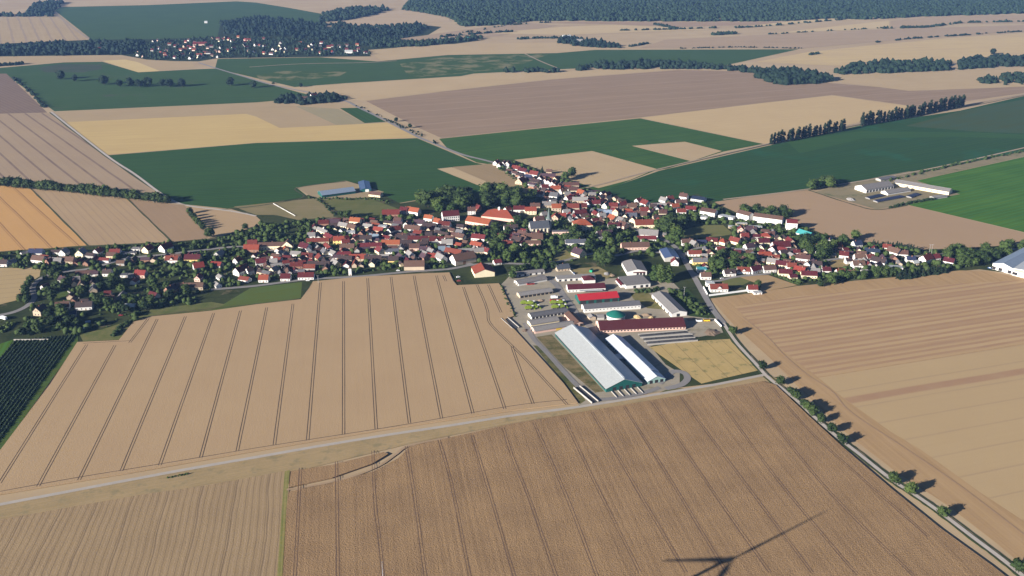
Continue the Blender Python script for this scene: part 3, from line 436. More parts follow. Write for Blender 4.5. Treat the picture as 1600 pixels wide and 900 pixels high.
TB = [[(470, 733), (461, 900), (455, 1000)], [(526, 723), (528, 897), (529, 1000)], [(583, 706), (586, 784), (595.6, 869), (606, 1000)], [(635, 699), (650.5, 796), (664, 897), (680, 1000)],
      [(686, 689), (705.6, 759), (733, 897), (756, 1000)], [(738, 682), (767, 778), (803, 900), (838, 1000)], [(786, 670), (800, 714), (828, 784), (867, 897), (905, 1000)],
      [(834, 662), (884, 775), (931, 897), (975, 1000)], [(881, 654), (925, 747), (1000, 897)], [(925, 646), (1000, 775), (1072, 897)], [(975, 637), (1050, 756), (1112, 859), (1138, 900)],
      [(1019, 630), (1100, 750), (1203, 897)], [(1064, 622), (1140, 725), (1269, 897)], [(1115, 615), (1206, 740), (1300, 855), (1340, 900)], [(1172, 606), (1222, 680), (1300, 775), (1430, 905)], [(1205, 606), (1275, 685), (1450, 840)]]
b = MB()
zb = [o for o in bpy.data.objects if o.get('label') == 'brown ripe field in the foreground'][0].data.vertices[0].co.z
for ln in TB:
    P = [at(*p) for p in ln]
    for s in (-1, 1): ribbon(b, P, .55, zb + .02, off=s * .9, jit=.7)
tag(b.obj('wheel_tracks', plain('crop_track_soil', (.125, .078, .052), var=.3)), 'uneven wheel tracks in the brown foreground crop', 'tracks', kind='structure')

# ------------------------------------------------------------------ buildings
ORD = ['', 'first', 'second', 'third', 'fourth', 'fifth', 'sixth', 'seventh', 'eighth', 'ninth', 'tenth', 'eleventh', 'twelfth', 'thirteenth', 'fourteenth', 'fifteenth', 'sixteenth', 'seventeenth', 'eighteenth', 'nineteenth', 'twentieth']
def ordw(i): return ORD[i] if i < len(ORD) else ('twenty ' + ORD[i - 20] if i < 40 else 'later')
FOOT = []                                     # footprints, kept free of trees
CACHE = {}
def wall_me(L, W, h, rh, kind, mat):
    k = ('w', round(L, 1), round(W, 1), round(h, 1), round(rh, 1), kind, mat.name)
    if k in CACHE: return CACHE[k]
    x, y = L / 2, W / 2; m = MB()
    if kind == 'g':
        m.add([(-x, -y, 0), (x, -y, 0), (x, y, 0), (-x, y, 0), (-x, -y, h), (x, -y, h), (x, y, h), (-x, y, h), (-x, 0, h + rh), (x, 0, h + rh)],
              [(0, 1, 5, 4), (2, 3, 7, 6), (1, 2, 6, 9, 5), (3, 0, 4, 8, 7)])
    elif kind == 's':
        m.add([(-x, -y, 0), (x, -y, 0), (x, y, 0), (-x, y, 0), (-x, -y, h), (x, -y, h), (x, y, h + rh), (-x, y, h + rh)],
              [(0, 1, 5, 4), (2, 3, 7, 6), (1, 2, 6, 5), (3, 0, 4, 7)])
    else:
        m.box(0, 0, h / 2, L, W, h)
    CACHE[k] = m.mesh('wall', mat); return CACHE[k]
def slab(m, q, t):
    q = [Vector(p) for p in q]; n = (q[1] - q[0]).cross(q[3] - q[0]).normalized() * t
    m.add([*q, *[p + n for p in q]], [(3, 2, 1, 0), (4, 5, 6, 7), (0, 1, 5, 4), (1, 2, 6, 5), (2, 3, 7, 6), (3, 0, 4, 7)])
def roof_me(L, W, h, rh, kind, mat):
    k = ('r', round(L, 1), round(W, 1), round(h, 1), round(rh, 1), kind, mat.name)
    if k in CACHE: return CACHE[k]
    m = MB(); x = L / 2 + .3; y = W / 2; s = rh / y if y else 0; e = .45
    if kind == 'g':
        lo = h - e * s + .02; top = h + rh + .02
        slab(m, [(-x, -y - e, lo), (x, -y - e, lo), (x, 0, top), (-x, 0, top)], .22)
        slab(m, [(x, y + e, lo), (-x, y + e, lo), (-x, 0, top), (x, 0, top)], .22)
        m.box(0, 0, top + .22, 2 * x, .5, .16)
    elif kind == 's':
        sl_ = rh / W; slab(m, [(-x, -y - e, h - e * sl_ + .02), (x, -y - e, h - e * sl_ + .02), (x, y + e, h + rh + e * sl_ + .02), (-x, y + e, h + rh + e * sl_ + .02)], .2)
    elif kind == 'h':
        y += e; i = max(L / 2 - W / 2, .5); z0 = h - .1; V = [(-x, -y, z0), (x, -y, z0), (x, y, z0), (-x, y, z0), (-i, 0, h + rh), (i, 0, h + rh)]
        m.add(V, [(0, 1, 5, 4), (1, 2, 5), (2, 3, 4, 5), (3, 0, 4), (3, 2, 1, 0)])
    else:
        m.box(0, 0, h + .15, 2 * x, W + .6, .3); m.box(L * .2, W * .15, h + .5, 1.2, 1.2, .5)
    CACHE[k] = m.mesh('roof', mat); return CACHE[k]
def panel_me(name, w_, h_, mat):
    k = ('p', name, round(w_, 2), round(h_, 2), mat.name)
    if k not in CACHE: CACHE[k] = MB().box(0, 0, 0, w_, .09, h_).mesh(name, mat)
    return CACHE[k]
def side_pt(L, W, side, u, z):
    if side == '-y': return (u, -W / 2, z), 0.0
    if side == '+y': return (u, W / 2, z), math.pi
    if side == '-x': return (-L / 2, u, z), -math.pi / 2
    return (L / 2, u, z), math.pi / 2
def panel(root, L, W, side, u, z, w_, h_, name='window', mat=None):
    p, rz = side_pt(L, W, side, u, z)
    return obj(name, panel_me(name, w_, h_, mat or GLASS), root, p, rz)
def seen_sides(a, c):
    """the walls that look towards the valley viewpoint side"""
    out = []; d = Vector((-c.x, -c.y, 0)).normalized()
    for s, n in (('-y', (0, -1)), ('+y', (0, 1)), ('-x', (-1, 0)), ('+x', (1, 0))):
        wx = n[0] * math.cos(a) - n[1] * math.sin(a); wy = n[0] * math.sin(a) + n[1] * math.cos(a)
        if wx * d.x + wy * d.y > .25: out.append(s)
    return out
def building(name, c, a, L, W, h, rh, roof, wall, kind='g', win=True, chim=True, cross=None):
    t = empty(name, (c.x, c.y, 0), a)
    wm = WALL[wall][1] if isinstance(wall, str) else wall
    obj('wall', wall_me(L, W, h, rh, kind, wm), t)
    r = obj('roof', roof_me(L, W, h, rh, kind, ROOF[roof][1]), t)
    FOOT.append((c.x, c.y, a, L, W))
    if chim and kind in 'gh':
        u = random.uniform(-.3, .3) * L
        obj('chimney', panel_box('chimney', .75, .75, 1.7, BRICKC), r, (u, random.choice((-.6, .6)), h + rh + .35))
    if win:
        for s in seen_sides(a, c):
            n = L if 'y' in s else W
            if 'y' in s:
                k = max(2, int(L / 3.4))
                for i in range(k):
                    u = (i + .5) / k * L - L / 2
                    if i == k // 2 and h < 6: panel(t, L, W, s, u, 1.05, 1.05, 2.1, 'door', DOORW)
                    else: panel(t, L, W, s, u, 1.75, 1.05, 1.3)
                    if h > 5.2: panel(t, L, W, s, u, 4.3, 1.05, 1.3)
            elif kind == 'g':
                for u in (-W * .2, W * .2): panel(t, L, W, s, u, 1.75, .95, 1.25)
                if rh > 2.4:
                    for u in (-W * .12, W * .12): panel(t, L, W, s, u, h + .55, .8, 1.05)
    if cross:                       # a gabled bay on the front roof slope
        cw = cross; g = MB(); y = W / 2; d = y * .95
        zt_ = h + rh * .78; ze = h + .3
        g.add([(-cw / 2, -y - .05, h - .6), (cw / 2, -y - .05, h - .6), (cw / 2, -y - .05, ze), (0, -y - .05, zt_), (-cw / 2, -y - .05, ze), (-cw / 2, -y + d * .5, ze), (cw / 2, -y + d * .5, ze), (0, -y + d, zt_)],
              [(0, 1, 2, 3, 4), (1, 6, 2), (0, 4, 5)])
        bay = g.obj('bay', wm, t)
        q = MB(); slab(q, [(-cw / 2 - .25, -y - .4, ze - .15), (0, -y - .4, zt_ + .05), (0, -y + d, zt_ + .05), (-cw / 2 - .25, -y + d * .45, ze - .15)][::-1], .15)
        slab(q, [(0, -y - .4, zt_ + .05), (cw / 2 + .25, -y - .4, ze - .15), (cw / 2 + .25, -y + d * .45, ze - .15), (0, -y + d, zt_ + .05)][::-1], .15)
        q.obj('bay_roof', ROOF[roof][1], bay)
    return t
def panel_box(name, sx, sy, sz, mat):
    k = ('b', name, sx, sy, sz, mat.name)
    if k not in CACHE: CACHE[k] = MB().box(0, 0, 0, sx, sy, sz).mesh(name, mat)
    return CACHE[k]

# houses: x y (photo position), length and width in metres, ridge angle in degrees, roof, wall, then optional wall height / roof kind / x = gabled bay
DISTRICTS = {
'in the row below the orange field': '''
7 413 10 8 0 K w;19 410 9 7 75 G w 3;39 397 8 7 50 G w 3;58 396 17 9 0 N w;62 407 17 9 -15 B w;88 394 11 6 0 K w 3;101 396 10 9 80 G w;89 409 15 8 -5 G t 3.5;109 408 14 9 -8 B t 3.5;79 410 9 7 60 R b;128 398 12 10 85 G c 5;154 395 11 9 75 R w 4;181 396 13 8 0 R w;195 395 7 6 0 H w 2.6 f;207 395 8 6 0 H w 2.6 f;214 389 12 8 -5 G w 3 f;232 391 12 10 70 R c 4;260 389 15 11 62 R w 4.5''',
'in the gardens left of the meadow': '''
135 427 22 7 8 B t 3;270 407 15 9 0 R w x;302 405 19 10 0 D y 3.5;311 419 12 10 28 O w 4.5;221 430 13 9 -8 O p;196 430 9 7 0 H w 3 f;207 431 7 6 10 G w 2.6;311 436 9 7 82 R p;298 449 30 9 2 B t 4;169 428 10 8 0 K w;148 428 9 7 10 P w 3;339 414 13 9 -10 O g 3;372 409 9 8 60 R w;378 425 18 10 60 D w 5;383 437 13 8 -20 R w 3;408 412 12 9 20 R w 4.5;391 426 8 7 40 K w 5;343 399 11 8 70 G g;345 434 10 7 -50 G w 3;340 446 9 7 -50 G w 3''',
'in the wooded hamlet at left': '''
99 480 14 9 15 B w 4;133 480 17 9 8 K w 4;64 488 12 9 80 K t 5;113 491 9 7 20 N g 3;203 479 11 7 5 L g 2.6 s;170 470 14 9 5 B b;268 456 13 9 62 P b 5;100 439 10 8 -30 P g 4;120 436 8 6 20 G w 3''',
'in the houses along the village lane': '''
394 390 19 10 0 O b 4;395 382 12 9 10 R t 4;426 386 34 9 4 B c 5;450 386 10 13 92 B c 5;436 391 9 7 70 O w 3;446 389 9 7 112 O t 3;413 437 11 9 0 O w 3.6;447 435 11 9 0 D w 3.6;479 433 18 9 2 D w 3.6;429 424 10 8 62 G c;428 411 9 8 10 G g 4;447 411 8 7 20 R p 3;434 406 10 8 -15 R w 3;463 397 13 8 -10 G w 3;457 408 9 7 0 B p 3;464 416 15 8 0 D b 3.5;477 388 14 10 -32 D w 4.5;473 414 9 8 0 D w;481 402 14 9 -10 D p 3.5 x''',
'in the western farmsteads': '''
505 364 24 6 -48 G c 5;515 372 18 8 -50 R t 4;506 351 14 8 8 D b 5;521 350 17 9 5 P b 5;537 354 14 8 -28 G c 4;551 357 12 8 -30 B t 4;556 350 15 9 -14 O c 7;575 355 13 7 -20 G c 3.5;592 361 14 8 -22 O t 4;598 355 11 8 -5 L w 4 f;611 363 11 8 60 K w 5;619 361 12 9 20 D w 5;602 372 14 8 -18 R w 3;629 374 17 9 -5 K w 4.5;611 382 23 9 -2 O t 4;613 393 16 8 0 S w 3;594 393 12 9 -56 R c 4;572 377 15 9 5 K c 6;578 385 30 9 7 R t 3.5;530 378 14 9 3 O y 5.5;497 378 28 9 7 R t 4;487 369 10 8 5 G w 3.5;543 388 18 9 0 B p 4;540 380 10 8 20 R w 4;555 376 10 8 70 B p 4;538 397 17 7 2 R b 2.8;559 404 20 9 2 O t 3.5 x;540 406 16 8 0 K t 3.5;583 406 20 9 0 K c 3.5;615 408 12 9 0 K y 4;500 405 10 9 -60 R c 4;513 387 19 6 -60 R w 3.5;521 396 12 8 -46 G w 3;498 414 27 9 0 K b 3.5;525 413 15 8 -58 G y 4;585 372 13 8 -15 U g 4;548 363 11 9 10 L w 3 f;566 366 9 7 70 P b 4;601 402 11 8 0 G w 3;488 397 9 7 30 G w 3''',
'in the centre left of the church': '''
611 335 24 11 4 R b 4;646 332 20 10 -26 O w 5;632 331 12 9 -26 D g 5;670 343 12 8 -20 O w 5;684 349 10 9 -32 O w 5;737 332 11 9 2 B w 6;744 326 13 9 -30 R b 4;695 353 16 9 -16 D w 4.5;671 355 18 9 -14 K c 4;645 360 22 9 -16 B w 5;637 353 11 8 68 K w 5;655 350 14 9 -10 P w 4;628 371 11 8 0 B b 4;647 375 15 8 0 D w 4;635 382 14 9 0 K p 4;648 388 13 9 0 B p 4;662 383 12 8 0 K c 4;664 392 14 9 0 P w 4;662 375 11 7 5 D w 4;682 378 18 9 4 D w 5 x;699 382 14 9 0 G w 5;719 373 13 9 -30 B c 5;748 373 18 9 -16 R w 4;745 384 17 8 -36 O w 3.5;716 383 11 7 -30 O t 3;694 392 14 9 8 U w 4;709 396 22 9 -26 R c 4;740 394 38 9 7 G t 4;760 394 10 8 -40 R c 4;689 405 16 9 -55 G w 4.5;676 402 12 8 -12 O p 3.5;641 400 12 8 -60 G w 4.5;674 395 10 8 -45 G w 4;777 410 9 8 20 R w 3;663 403 10 8 -50 P b 4;706 404 9 7 30 B t 3;653 366 11 8 -15 R t 4;622 346 11 8 -20 B w 4''',
'in the northern street': '''
776 255 12 8 62 R w;781 259 9 7 60 D w;787 257 10 9 70 R w;794 257 11 9 68 R w;796 263 9 7 70 N w;807 264 15 9 -32 R w;817 268 16 9 -36 D w;835 273 15 10 -32 R w;814 284 17 12 62 O t 4;844 280 10 8 70 D w;837 285 14 9 -32 K t;852 284 9 8 72 R w;857 286 9 8 72 R w;863 288 9 8 72 D w;868 281 12 9 70 R c;867 291 10 8 74 R w;874 293 10 8 74 R w;851 294 11 9 10 D w;868 296 15 9 0 O t;866 307 13 10 -28 H w;854 313 10 8 -50 B c;889 312 12 10 40 R w;908 303 12 10 -45 O w;892 290 24 8 2 B t;896 298 14 9 0 B c;856 276 24 8 -5 P b;918 301 14 10 2 H w 4 f;906 314 22 9 -3 G t;880 300 11 8 30 B w;845 304 10 8 -30 D w;826 278 11 8 -32 N w;886 305 10 8 20 G c;858 269 9 7 -10 B t''',
'around the church': '''
798 359 18 9 10 K w 5;790 372 21 9 -16 D w 3.5;793 384 14 9 -16 R c 4.5;816 367 12 9 -30 B c 4;819 375 11 8 -58 B p 4;834 373 23 12 2 B t 4;833 380 19 8 0 B p 3;808 376 13 9 -30 K b 4;811 329 16 9 0 D w 5;793 329 9 8 40 R w 4;829 332 16 9 2 O c 6;836 323 14 8 0 B t 4;858 321 20 9 0 G t 4;869 328 13 10 2 O t 6.5;867 341 11 10 80 O t 4;878 339 11 8 0 O b 4;895 326 17 10 2 R t 5;910 325 12 9 0 D t 5;906 334 18 9 18 D w 4;919 320 10 8 60 R w 5;899 380 26 9 3 S w 4;904 397 15 12 -50 P c 4;879 363 27 7 2 H p 4 f;842 345 13 8 20 B p 5;850 338 9 8 30 G g 5;885 333 10 8 10 G w 4''',
'in the centre right of the church': '''
925 319 23 9 8 R w;948 322 13 9 50 N w;958 323 12 9 0 R p;961 336 8 8 80 O c 8;942 329 16 9 10 U g 3 f;951 335 14 10 -10 U g 4;972 321 12 9 30 R w;987 324 13 9 0 B t;998 315 11 8 40 R w;1008 320 13 10 -58 R w 5;1006 330 12 9 2 R t;1029 321 21 8 2 G w 3;1037 314 12 8 -50 G w;1046 312 11 9 30 R w;981 332 12 8 0 O c;986 339 15 9 0 S t;1001 337 17 10 -10 B t;1006 352 26 14 4 R c 5;957 343 13 10 -58 O c;969 345 11 8 -45 G w;959 354 16 8 0 D w;973 353 13 9 -50 B p 4;1035 334 11 9 0 B c;1037 350 10 8 0 B w;1018 333 9 8 30 P p;944 369 21 11 20 P w 5;1013 367 25 12 -13 G w 4;1010 374 24 7 -2 R w 3.5;992 386 35 12 4 B p 4;1035 367 9 7 0 G p 3;988 347 10 8 75 K c 6;1020 324 10 8 0 K g;978 340 9 8 60 K c;966 333 9 7 10 K w;1054 411 10 9 82 R w 4;1026 342 11 8 10 K t;993 330 9 7 40 B w;940 338 10 8 20 G w''',
'in the east of the village': '''
1068 309 13 10 -30 B w 5;1064 317 18 9 4 B w 3.5;1054 324 13 9 20 O w;1064 332 14 9 0 R w;1079 328 16 9 -14 R w;1148 354 19 6 -8 L t 2.6 f;1158 349 17 6 -8 L t 2.6 f;1180 354 19 6 -10 L g 2.6 f;1172 361 17 9 2 P g 4;1157 360 10 9 80 R p 4;1163 371 11 10 0 R p 4;1073 380 16 9 4 B w;1084 383 10 9 -60 G c 4;1096 379 13 8 0 N w 3;1112 378 16 9 -16 D c x;1129 379 12 11 -40 O c h;1148 378 15 10 -42 R c;1196 370 14 11 -10 O p 4 h;1192 380 16 10 4 D c 4.5;1170 387 14 9 25 P w;1207 391 12 10 60 R w;1085 397 18 8 2 R w 3.5;1093 410 20 9 2 H y 4;1096 422 12 10 0 T w 4 f;1102 433 13 9 0 B w 4;1122 452 22 10 2 R w 4 x;1175 453 12 9 0 R w 4;1139 428 15 9 10 K w x;1161 424 16 9 -6 R w 3.5 x;1179 423 16 10 30 D w;1201 422 17 9 10 B w;1194 400 18 8 4 O t;1170 395 10 8 0 B t 3;1183 457 10 6 8 L w 2.6 f;1109 444 10 8 0 L w 4 f;1100 400 8 6 0 G t 3;1140 401 9 6 30 B t 3;1125 392 11 8 10 R w;1150 397 12 8 -15 D w;1135 411 12 9 20 R w;1118 404 11 8 0 B w;1158 408 11 8 10 B w;1083 408 9 7 60 G w 3''',
'in the south eastern houses': '''
1219 387 25 13 10 D w 5;1225 397 15 9 20 K w;1207 411 15 9 -25 G c;1222 415 17 9 -22 D c;1236 418 12 9 -5 R w;1254 405 18 9 -20 B w;1261 416 9 8 62 G w 5;1272 415 18 9 -4 K w;1249 425 14 10 -36 O y 4.5;1263 431 20 9 -6 D c;1226 428 17 9 -6 D c;1238 433 10 8 10 D c 3;1296 380 12 11 62 N w 4;1338 383 13 10 20 N w;1362 394 20 8 -22 N w 3.5;1396 396 17 11 -52 B w 5;1342 404 14 10 0 B w;1340 415 16 10 4 B w x;1372 411 19 10 -40 K w 5;1398 418 18 9 -8 L w 3 f;1446 407 17 11 34 D w 5;1422 407 12 8 0 N w;1482 410 13 9 -38 D w;1429 411 8 7 20 L c 3;1271 424 15 9 -8 G w 3;1244 396 9 7 -10 D w;1280 396 11 7 10 B w 3;1300 399 9 6 0 G t 3;1350 425 8 6 0 G w 3;1385 388 11 8 -20 R w;1308 386 11 9 10 R w;1318 400 12 9 -20 D w;1358 404 11 8 15 R w;1410 398 12 9 -10 B w;1460 404 12 9 20 R w;1500 401 12 9 -20 D w;1275 388 11 8 20 B w;1290 424 11 8 0 D w;1312 427 11 8 10 R w;1330 429 10 8 -10 B w;1325 409 9 7 10 K w;1212 402 9 7 -10 R t 3''',
}
SIZEW = lambda L: 'small ' if L < 9.6 else ('long ' if L > 21 else '')
KEEP = []
for phrase, txt in DISTRICTS.items():
    rows = []; SC = .86 if 'east' in phrase else .95
    for ent in txt.replace('\n', '').split(';'):
        e = ent.split(); x, y, L, W, a = map(float, e[:5]); rf, wl = e[5], e[6]; ex = e[7:]
        h = next((float(q) for q in ex if q[0].isdigit()), 4.0); kind = next((q for q in ex if q in 'gfsh'), 'g')
        rows.append([x, y, L * SC, W * SC, a, rf, wl, h, kind, 'x' in ex])
    rows.sort(key=lambda r: r[0]); cnt = {}
    for r in rows:
        key = (SIZEW(r[2]), WALL[r[6]][0], ROOF[r[5]][0]); cnt.setdefault(key, []).append(r)
    for key, rs in cnt.items():
        for i, r in enumerate(rs):
            x, y, L, W, a, rf, wl, h, kind, cx = r
            c = at(x, y + 2.5); rh = {'g': W * (.46 if L < 24 else .36), 'h': W * .36, 'f': 0.0, 's': 1.0}[kind]
            if h < 3.2 and kind == 'g': rh = W * .34
            t = building('outbuilding' if (h < 3.1 or kind == 's') else 'house', c, R(a), L, W, h, rh, rf, wl, kind, chim=h >= 3.2, cross=(L * .32 if cx else None))
            s = 'shed' if (h < 3.1 or kind == 's') else 'house'
            lab = f"{key[0]}{key[1]} {s} with {key[2]} roof {phrase}"
            t['_key'] = lab; tag(t, lab, s, 'houses and sheds ' + phrase)
            KEEP.append((lab, x, t))
byl = {}
for lab, x, t in KEEP: byl.setdefault(lab, []).append((x, t))
for lab, L_ in byl.items():
    L_.sort(key=lambda q: q[0])
    for i, (x, t) in enumerate(L_):
        if len(L_) > 1:
            t['label'] = ('leftmost ' if i == 0 else 'rightmost ' if i == len(L_) - 1 else ordw(i + 1) + '-from-left ') + lab
        del t['_key']

# larger buildings, laid out on their nearer base edge P0 -> P1; depth runs away from it
def big(name, label, cat, P0, P1, depth, h, rh, roof, wall, ridge='e', kind='g', win=False, chim=False, group=None, z=0):
    A, B = at(*P0), at(*P1); u = (B - A); ln = u.length; u.normalize(); n = Vector((-u.y, u.x, 0))
    if isinstance(depth, tuple): depth = (at(*depth) - A).dot(n)
    c = (A + B) / 2 + n * depth / 2; a = math.atan2(u.y, u.x)
    if ridge == 'd': L, W, a = depth, ln, a + math.pi / 2
    else: L, W = ln, depth
    t = building(name, c, a, L, W, h, rh, roof, wall, kind, win=win, chim=chim)
    tag(t, label, cat, group); t_dims[t.name] = (L, W, h, rh)
    return t
t_dims = {}
# in 'd' buildings the near gable is local -x, in 'e' buildings the near wall is local -y
barn = big('cow_barn', 'longest white roofed cow barn with a green gable', 'barn', (947, 613.5), (1003, 604), (864, 526), 3.6, 6.2, 'L', 'e', 'd')
L, W, h, rh = t_dims[barn.name]
for i, u in enumerate((-9, -3, 3, 9)): panel(barn, L, W, '-x', u, 1.9, 3.2, 3.6, 'gate', DARK)
for s in ('-y', '+y'): panel(barn, L, W, s, 0, 2.2, L * .96, 1.5, 'side_vent', DARK)
MB().box(0, 0, h + rh + .75, L * .97, 1.6, .5).obj('ridge_vent', ROOF['W'][1], barn)
for u in (-12, -6, 0, 6, 12):
    p = MB().box(-L / 2 - 6, u, .55, 11, .5, 1.1); p.obj('feed_wall', CONC, barn)
barn2 = big('cow_barn', 'shorter white roofed barn beside the longest barn', 'barn', (1012, 601), (1039, 596.5), (946, 534), 3.0, 3.6, 'W', 'v', 'd')
L, W, h, rh = t_dims[barn2.name]
for u in (-5, 0, 5): panel(barn2, L, W, '-x', u, 1.7, 3, 3.0, 'gate', DARK)
for k in range(9): panel(barn2, L, W, '+y', L / 2 - 4 - k * 5, 1.6, 2.6, 1.4, 'window', GLASS)
q = MB(); slab(q, [(-L * .36, -W / 2 - .6, h + .35), (L * .15, -W / 2 - .6, h + .35), (L * .15, -.2, h + rh + .55), (-L * .36, -.2, h + rh + .55)], .2); q.obj('raised_roof', ROOF['W'][1], barn2)
lk = big('link_building', 'low grey passage joining the two white barns', 'passage', (962, 566), (985, 561), 9, 2.6, 0, 'L', 'g', 'e', 'f')
t = big('farm_hall', 'crimson roofed machinery hall in the farm yard', 'hall', (905, 476), (967, 471), 17, 4.5, 3.4, 'C', 'e', 'e')
L, W, h, rh = t_dims[t.name]
for i in range(5): panel(t, L, W, '-y', -L / 2 + (i + .5) * L / 5, 2, L / 5 * .7, 3.4, 'gate', DARK)
t = big('farm_office', 'dark red roofed farm office with covered front', 'farm building', (887.5, 457.5), (946, 455), 13, 3.8, 3.0, 'D', 'w', 'e', win=True)
L, W, h, rh = t_dims[t.name]
MB().box(4, -W / 2 - 2.2, 2.8, L * .6, 4.2, .25).obj('canopy', ROOF['L'][1], t)
t = big('farm_office', 'dark red hipped annex behind the farm office', 'annex', (912, 444), (930, 443), 12, 4.5, 3.2, 'D', 'w', 'e', 'h')
t = big('stable', 'long white stable with dark roof below the crimson hall', 'stable', (913, 489.5), (1001, 483), 12, 4.6, 2.2, 'H', 'w', 'e')
L, W, h, rh = t_dims[t.name]
for i in range(16): panel(t, L, W, '-y', -L / 2 + (i + .5) * L / 16, 2.9, 1.3, .8)
panel(t, L, W, '-x', 0, 1.6, 3, 3.0, 'gate', DARK)
t = big('cattle_hall', 'very long burgundy roofed cattle hall', 'hall', (937.5, 521), (1071, 515), 22, 3.2, 5.0, 'X', 'p', 'e')
L, W, h, rh = t_dims[t.name]
for i in range(26): panel(t, L, W, '-y', -L / 2 + (i + .5) * L / 26, 1.9, 1.6, 1.3)
for u in (-5, 5): panel(t, L, W, '-x', u, 1.6, 3, 3, 'gate', DARK)
t = big('open_shed', 'grey roofed low shed at the top left of the yard', 'shed', (799, 434), (851, 428), 9, 2.8, 1.4, 'G', 'w', 'e')
L, W, h, rh = t_dims[t.name]
for i in range(6): panel(t, L, W, '-y', -L / 2 + (i + .5) * L / 6, 1.3, 2.2, 2.2, 'gate', DARK)
t = big('open_shed', 'grey roofed shed with two white doors on its gable', 'shed', (810, 447.5), (855, 439.5), 11, 2.8, 1.7, 'G', 'w', 'e')
L, W, h, rh = t_dims[t.name]
for u in (-2.5, 2.5): panel(t, L, W, '-x', u, 1.3, 2.6, 2.5, 'gate', DARK)
t = big('open_shed', 'open fronted grey shed behind the parked harvesters', 'shed', (812.5, 466.5), (864, 459), 10, 2.9, 1.6, 'G', 't', 'e')
L, W, h, rh = t_dims[t.name]
for i in range(8): panel(t, L, W, '-y', -L / 2 + (i + .5) * L / 8, 1.35, L / 8 * .78, 2.3, 'gate', DARK)
t = big('garage_row', 'white flat roofed garages above the farm office', 'garages', (871, 440.5), (931, 437), 10, 3.2, 0, 'G', 'w', 'e', 'f')
L, W, h, rh = t_dims[t.name]
for i in range(7): panel(t, L, W, '-y', -L / 2 + (i + .5) * L / 7, 1.4, 2.6, 2.4, 'gate', DARK if i in (2, 5, 6) else GLASS)
ws = big('workshop', 'grey gabled workshop with a dark red lower front', 'workshop', (980, 431), (1010.5, 430), 32, 4.8, 2.6, 'G', 'w', 'd')
L, W, h, rh = t_dims[ws.name]
panel(ws, L, W, '-x', -2.5, 3.6, W * .62, 1.3, 'door_band', ROOF['D'][1])
for u in (-8, -4.4, -.8): panel(ws, L, W, '-x', u, 1.5, 2.6, 2.9, 'gate', DARK)
t = big('flat_hall', 'flat grey roofed hall below the workshop', 'hall', (978, 452), (1016, 448.5), 26, 4.2, 0, 'G', 'w', 'e', 'f')
L, W, h, rh = t_dims[t.name]
for u in (-4, 4, 10): panel(t, L, W, '-y', u, 1.8, 3, 2.8, 'gate', DARK)
t = big('annex', 'narrow red roofed annex beside the flat hall', 'annex', (970, 450), (975, 449.6), 18, 3, 1.4, 'D', 'w', 'd')
t = big('storage_shed', 'long pale grey shed with an open gable doorway', 'shed', (1049, 496), (1073, 493.5), (1020.6, 465), 4.2, 2.2, 'G', 'w', 'd')
L, W, h, rh = t_dims[t.name]
panel(t, L, W, '-x', 1, 1.7, 3.4, 3.3, 'gate', DARK)
for k in range(5): panel(t, L, W, '+y', -L / 2 + 8 + k * 9, 1.5, 3.2, 2.6, 'gate', DARK)
t = big('cattle_shed', 'dark roofed cattle shed below the parked harvesters', 'shed', (830.6, 499.5), (888, 490.5), 10, 2.8, 1.5, 'H', 'w', 'e')
L, W, h, rh = t_dims[t.name]
for i in range(10): panel(t, L, W, '-y', -L / 2 + (i + .5) * L / 10, 1.3, L / 10 * .7, 1.9, 'gate', DARK)
t = big('cattle_shed', 'grey shed with a white edge strip by the long barn', 'shed', (830, 512), (874, 505), 11, 3, 1.6, 'G', 'c', 'e')
t = big('cattle_shed', 'pink walled grey shed touching the long barn', 'shed', (836, 522), (898, 512), 11, 2.9, 1.6, 'G', 'p', 'e')
L, W, h, rh = t_dims[t.name]
for u in (-3, 2.5): panel(t, L, W, '-x', u, 1.3, 2.4, 2.4, 'gate', DARK)
panel(t, L, W, '-y', L * .1, 1.3, 6, 1.9, 'yellow_gate', plain('yellow_paint', (.62, .42, .06)))
t = big('cattle_shed', 'brown roofed cross shed with two dark gable doors', 'shed', (897.5, 511.5), (911.5, 509.5), (873, 496), 3.4, 2.0, 'B', 'p', 'd')
L, W, h, rh = t_dims[t.name]
for u in (-2.8, 2.6): panel(t, L, W, '-x', u, 1.6, 3.4, 3.0, 'gate', DARK)
big('pump_house', 'left small grey hut beside the green domed tank', 'hut', (921, 501), (931, 500), 7, 3, 1.4, 'G', 't', 'd')
big('pump_house', 'right small grey hut beside the green domed tank', 'hut', (934, 500.5), (944, 500), 8, 3, 1.0, 'G', 'g', 'e')
big('yard_house', 'tan and slate roofed house on the yard street', 'house', (871, 425), (891, 423), 13, 3.2, 3.0, 'S', 't', 'e', win=True, chim=True)
t = big('orange_hall', 'cream walled hall with orange roof beside the wheat', 'hall', (742, 434.5), (773, 432), 22, 5, 4.2, 'O', 'c', 'd')
t = big('village_hall', 'large orange hipped roof hall with a small white cupola', 'hall', (752, 343), (803, 348), 27, 5, 7, 'O', 'p', 'e', 'h')
MB().lathe([(1.6, 0), (1.6, 2.6), (1.9, 2.7), (.05, 4.4)], 12).obj('cupola', PLASTER_W, t, (-2, 0, 11.2))
t = big('village_hall', 'orange roofed pink hall in front of the largest hall', 'hall', (727, 350), (763, 356), 15, 4.5, 4.5, 'O', 'p', 'e', win=True)
t = big('school', 'white school with dark red roof and many windows', 'school', (692.5, 347.5), (718, 345.5), 13, 8, 5, 'D', 'w', 'e', win=False, chim=True)
L, W, h, rh = t_dims[t.name]
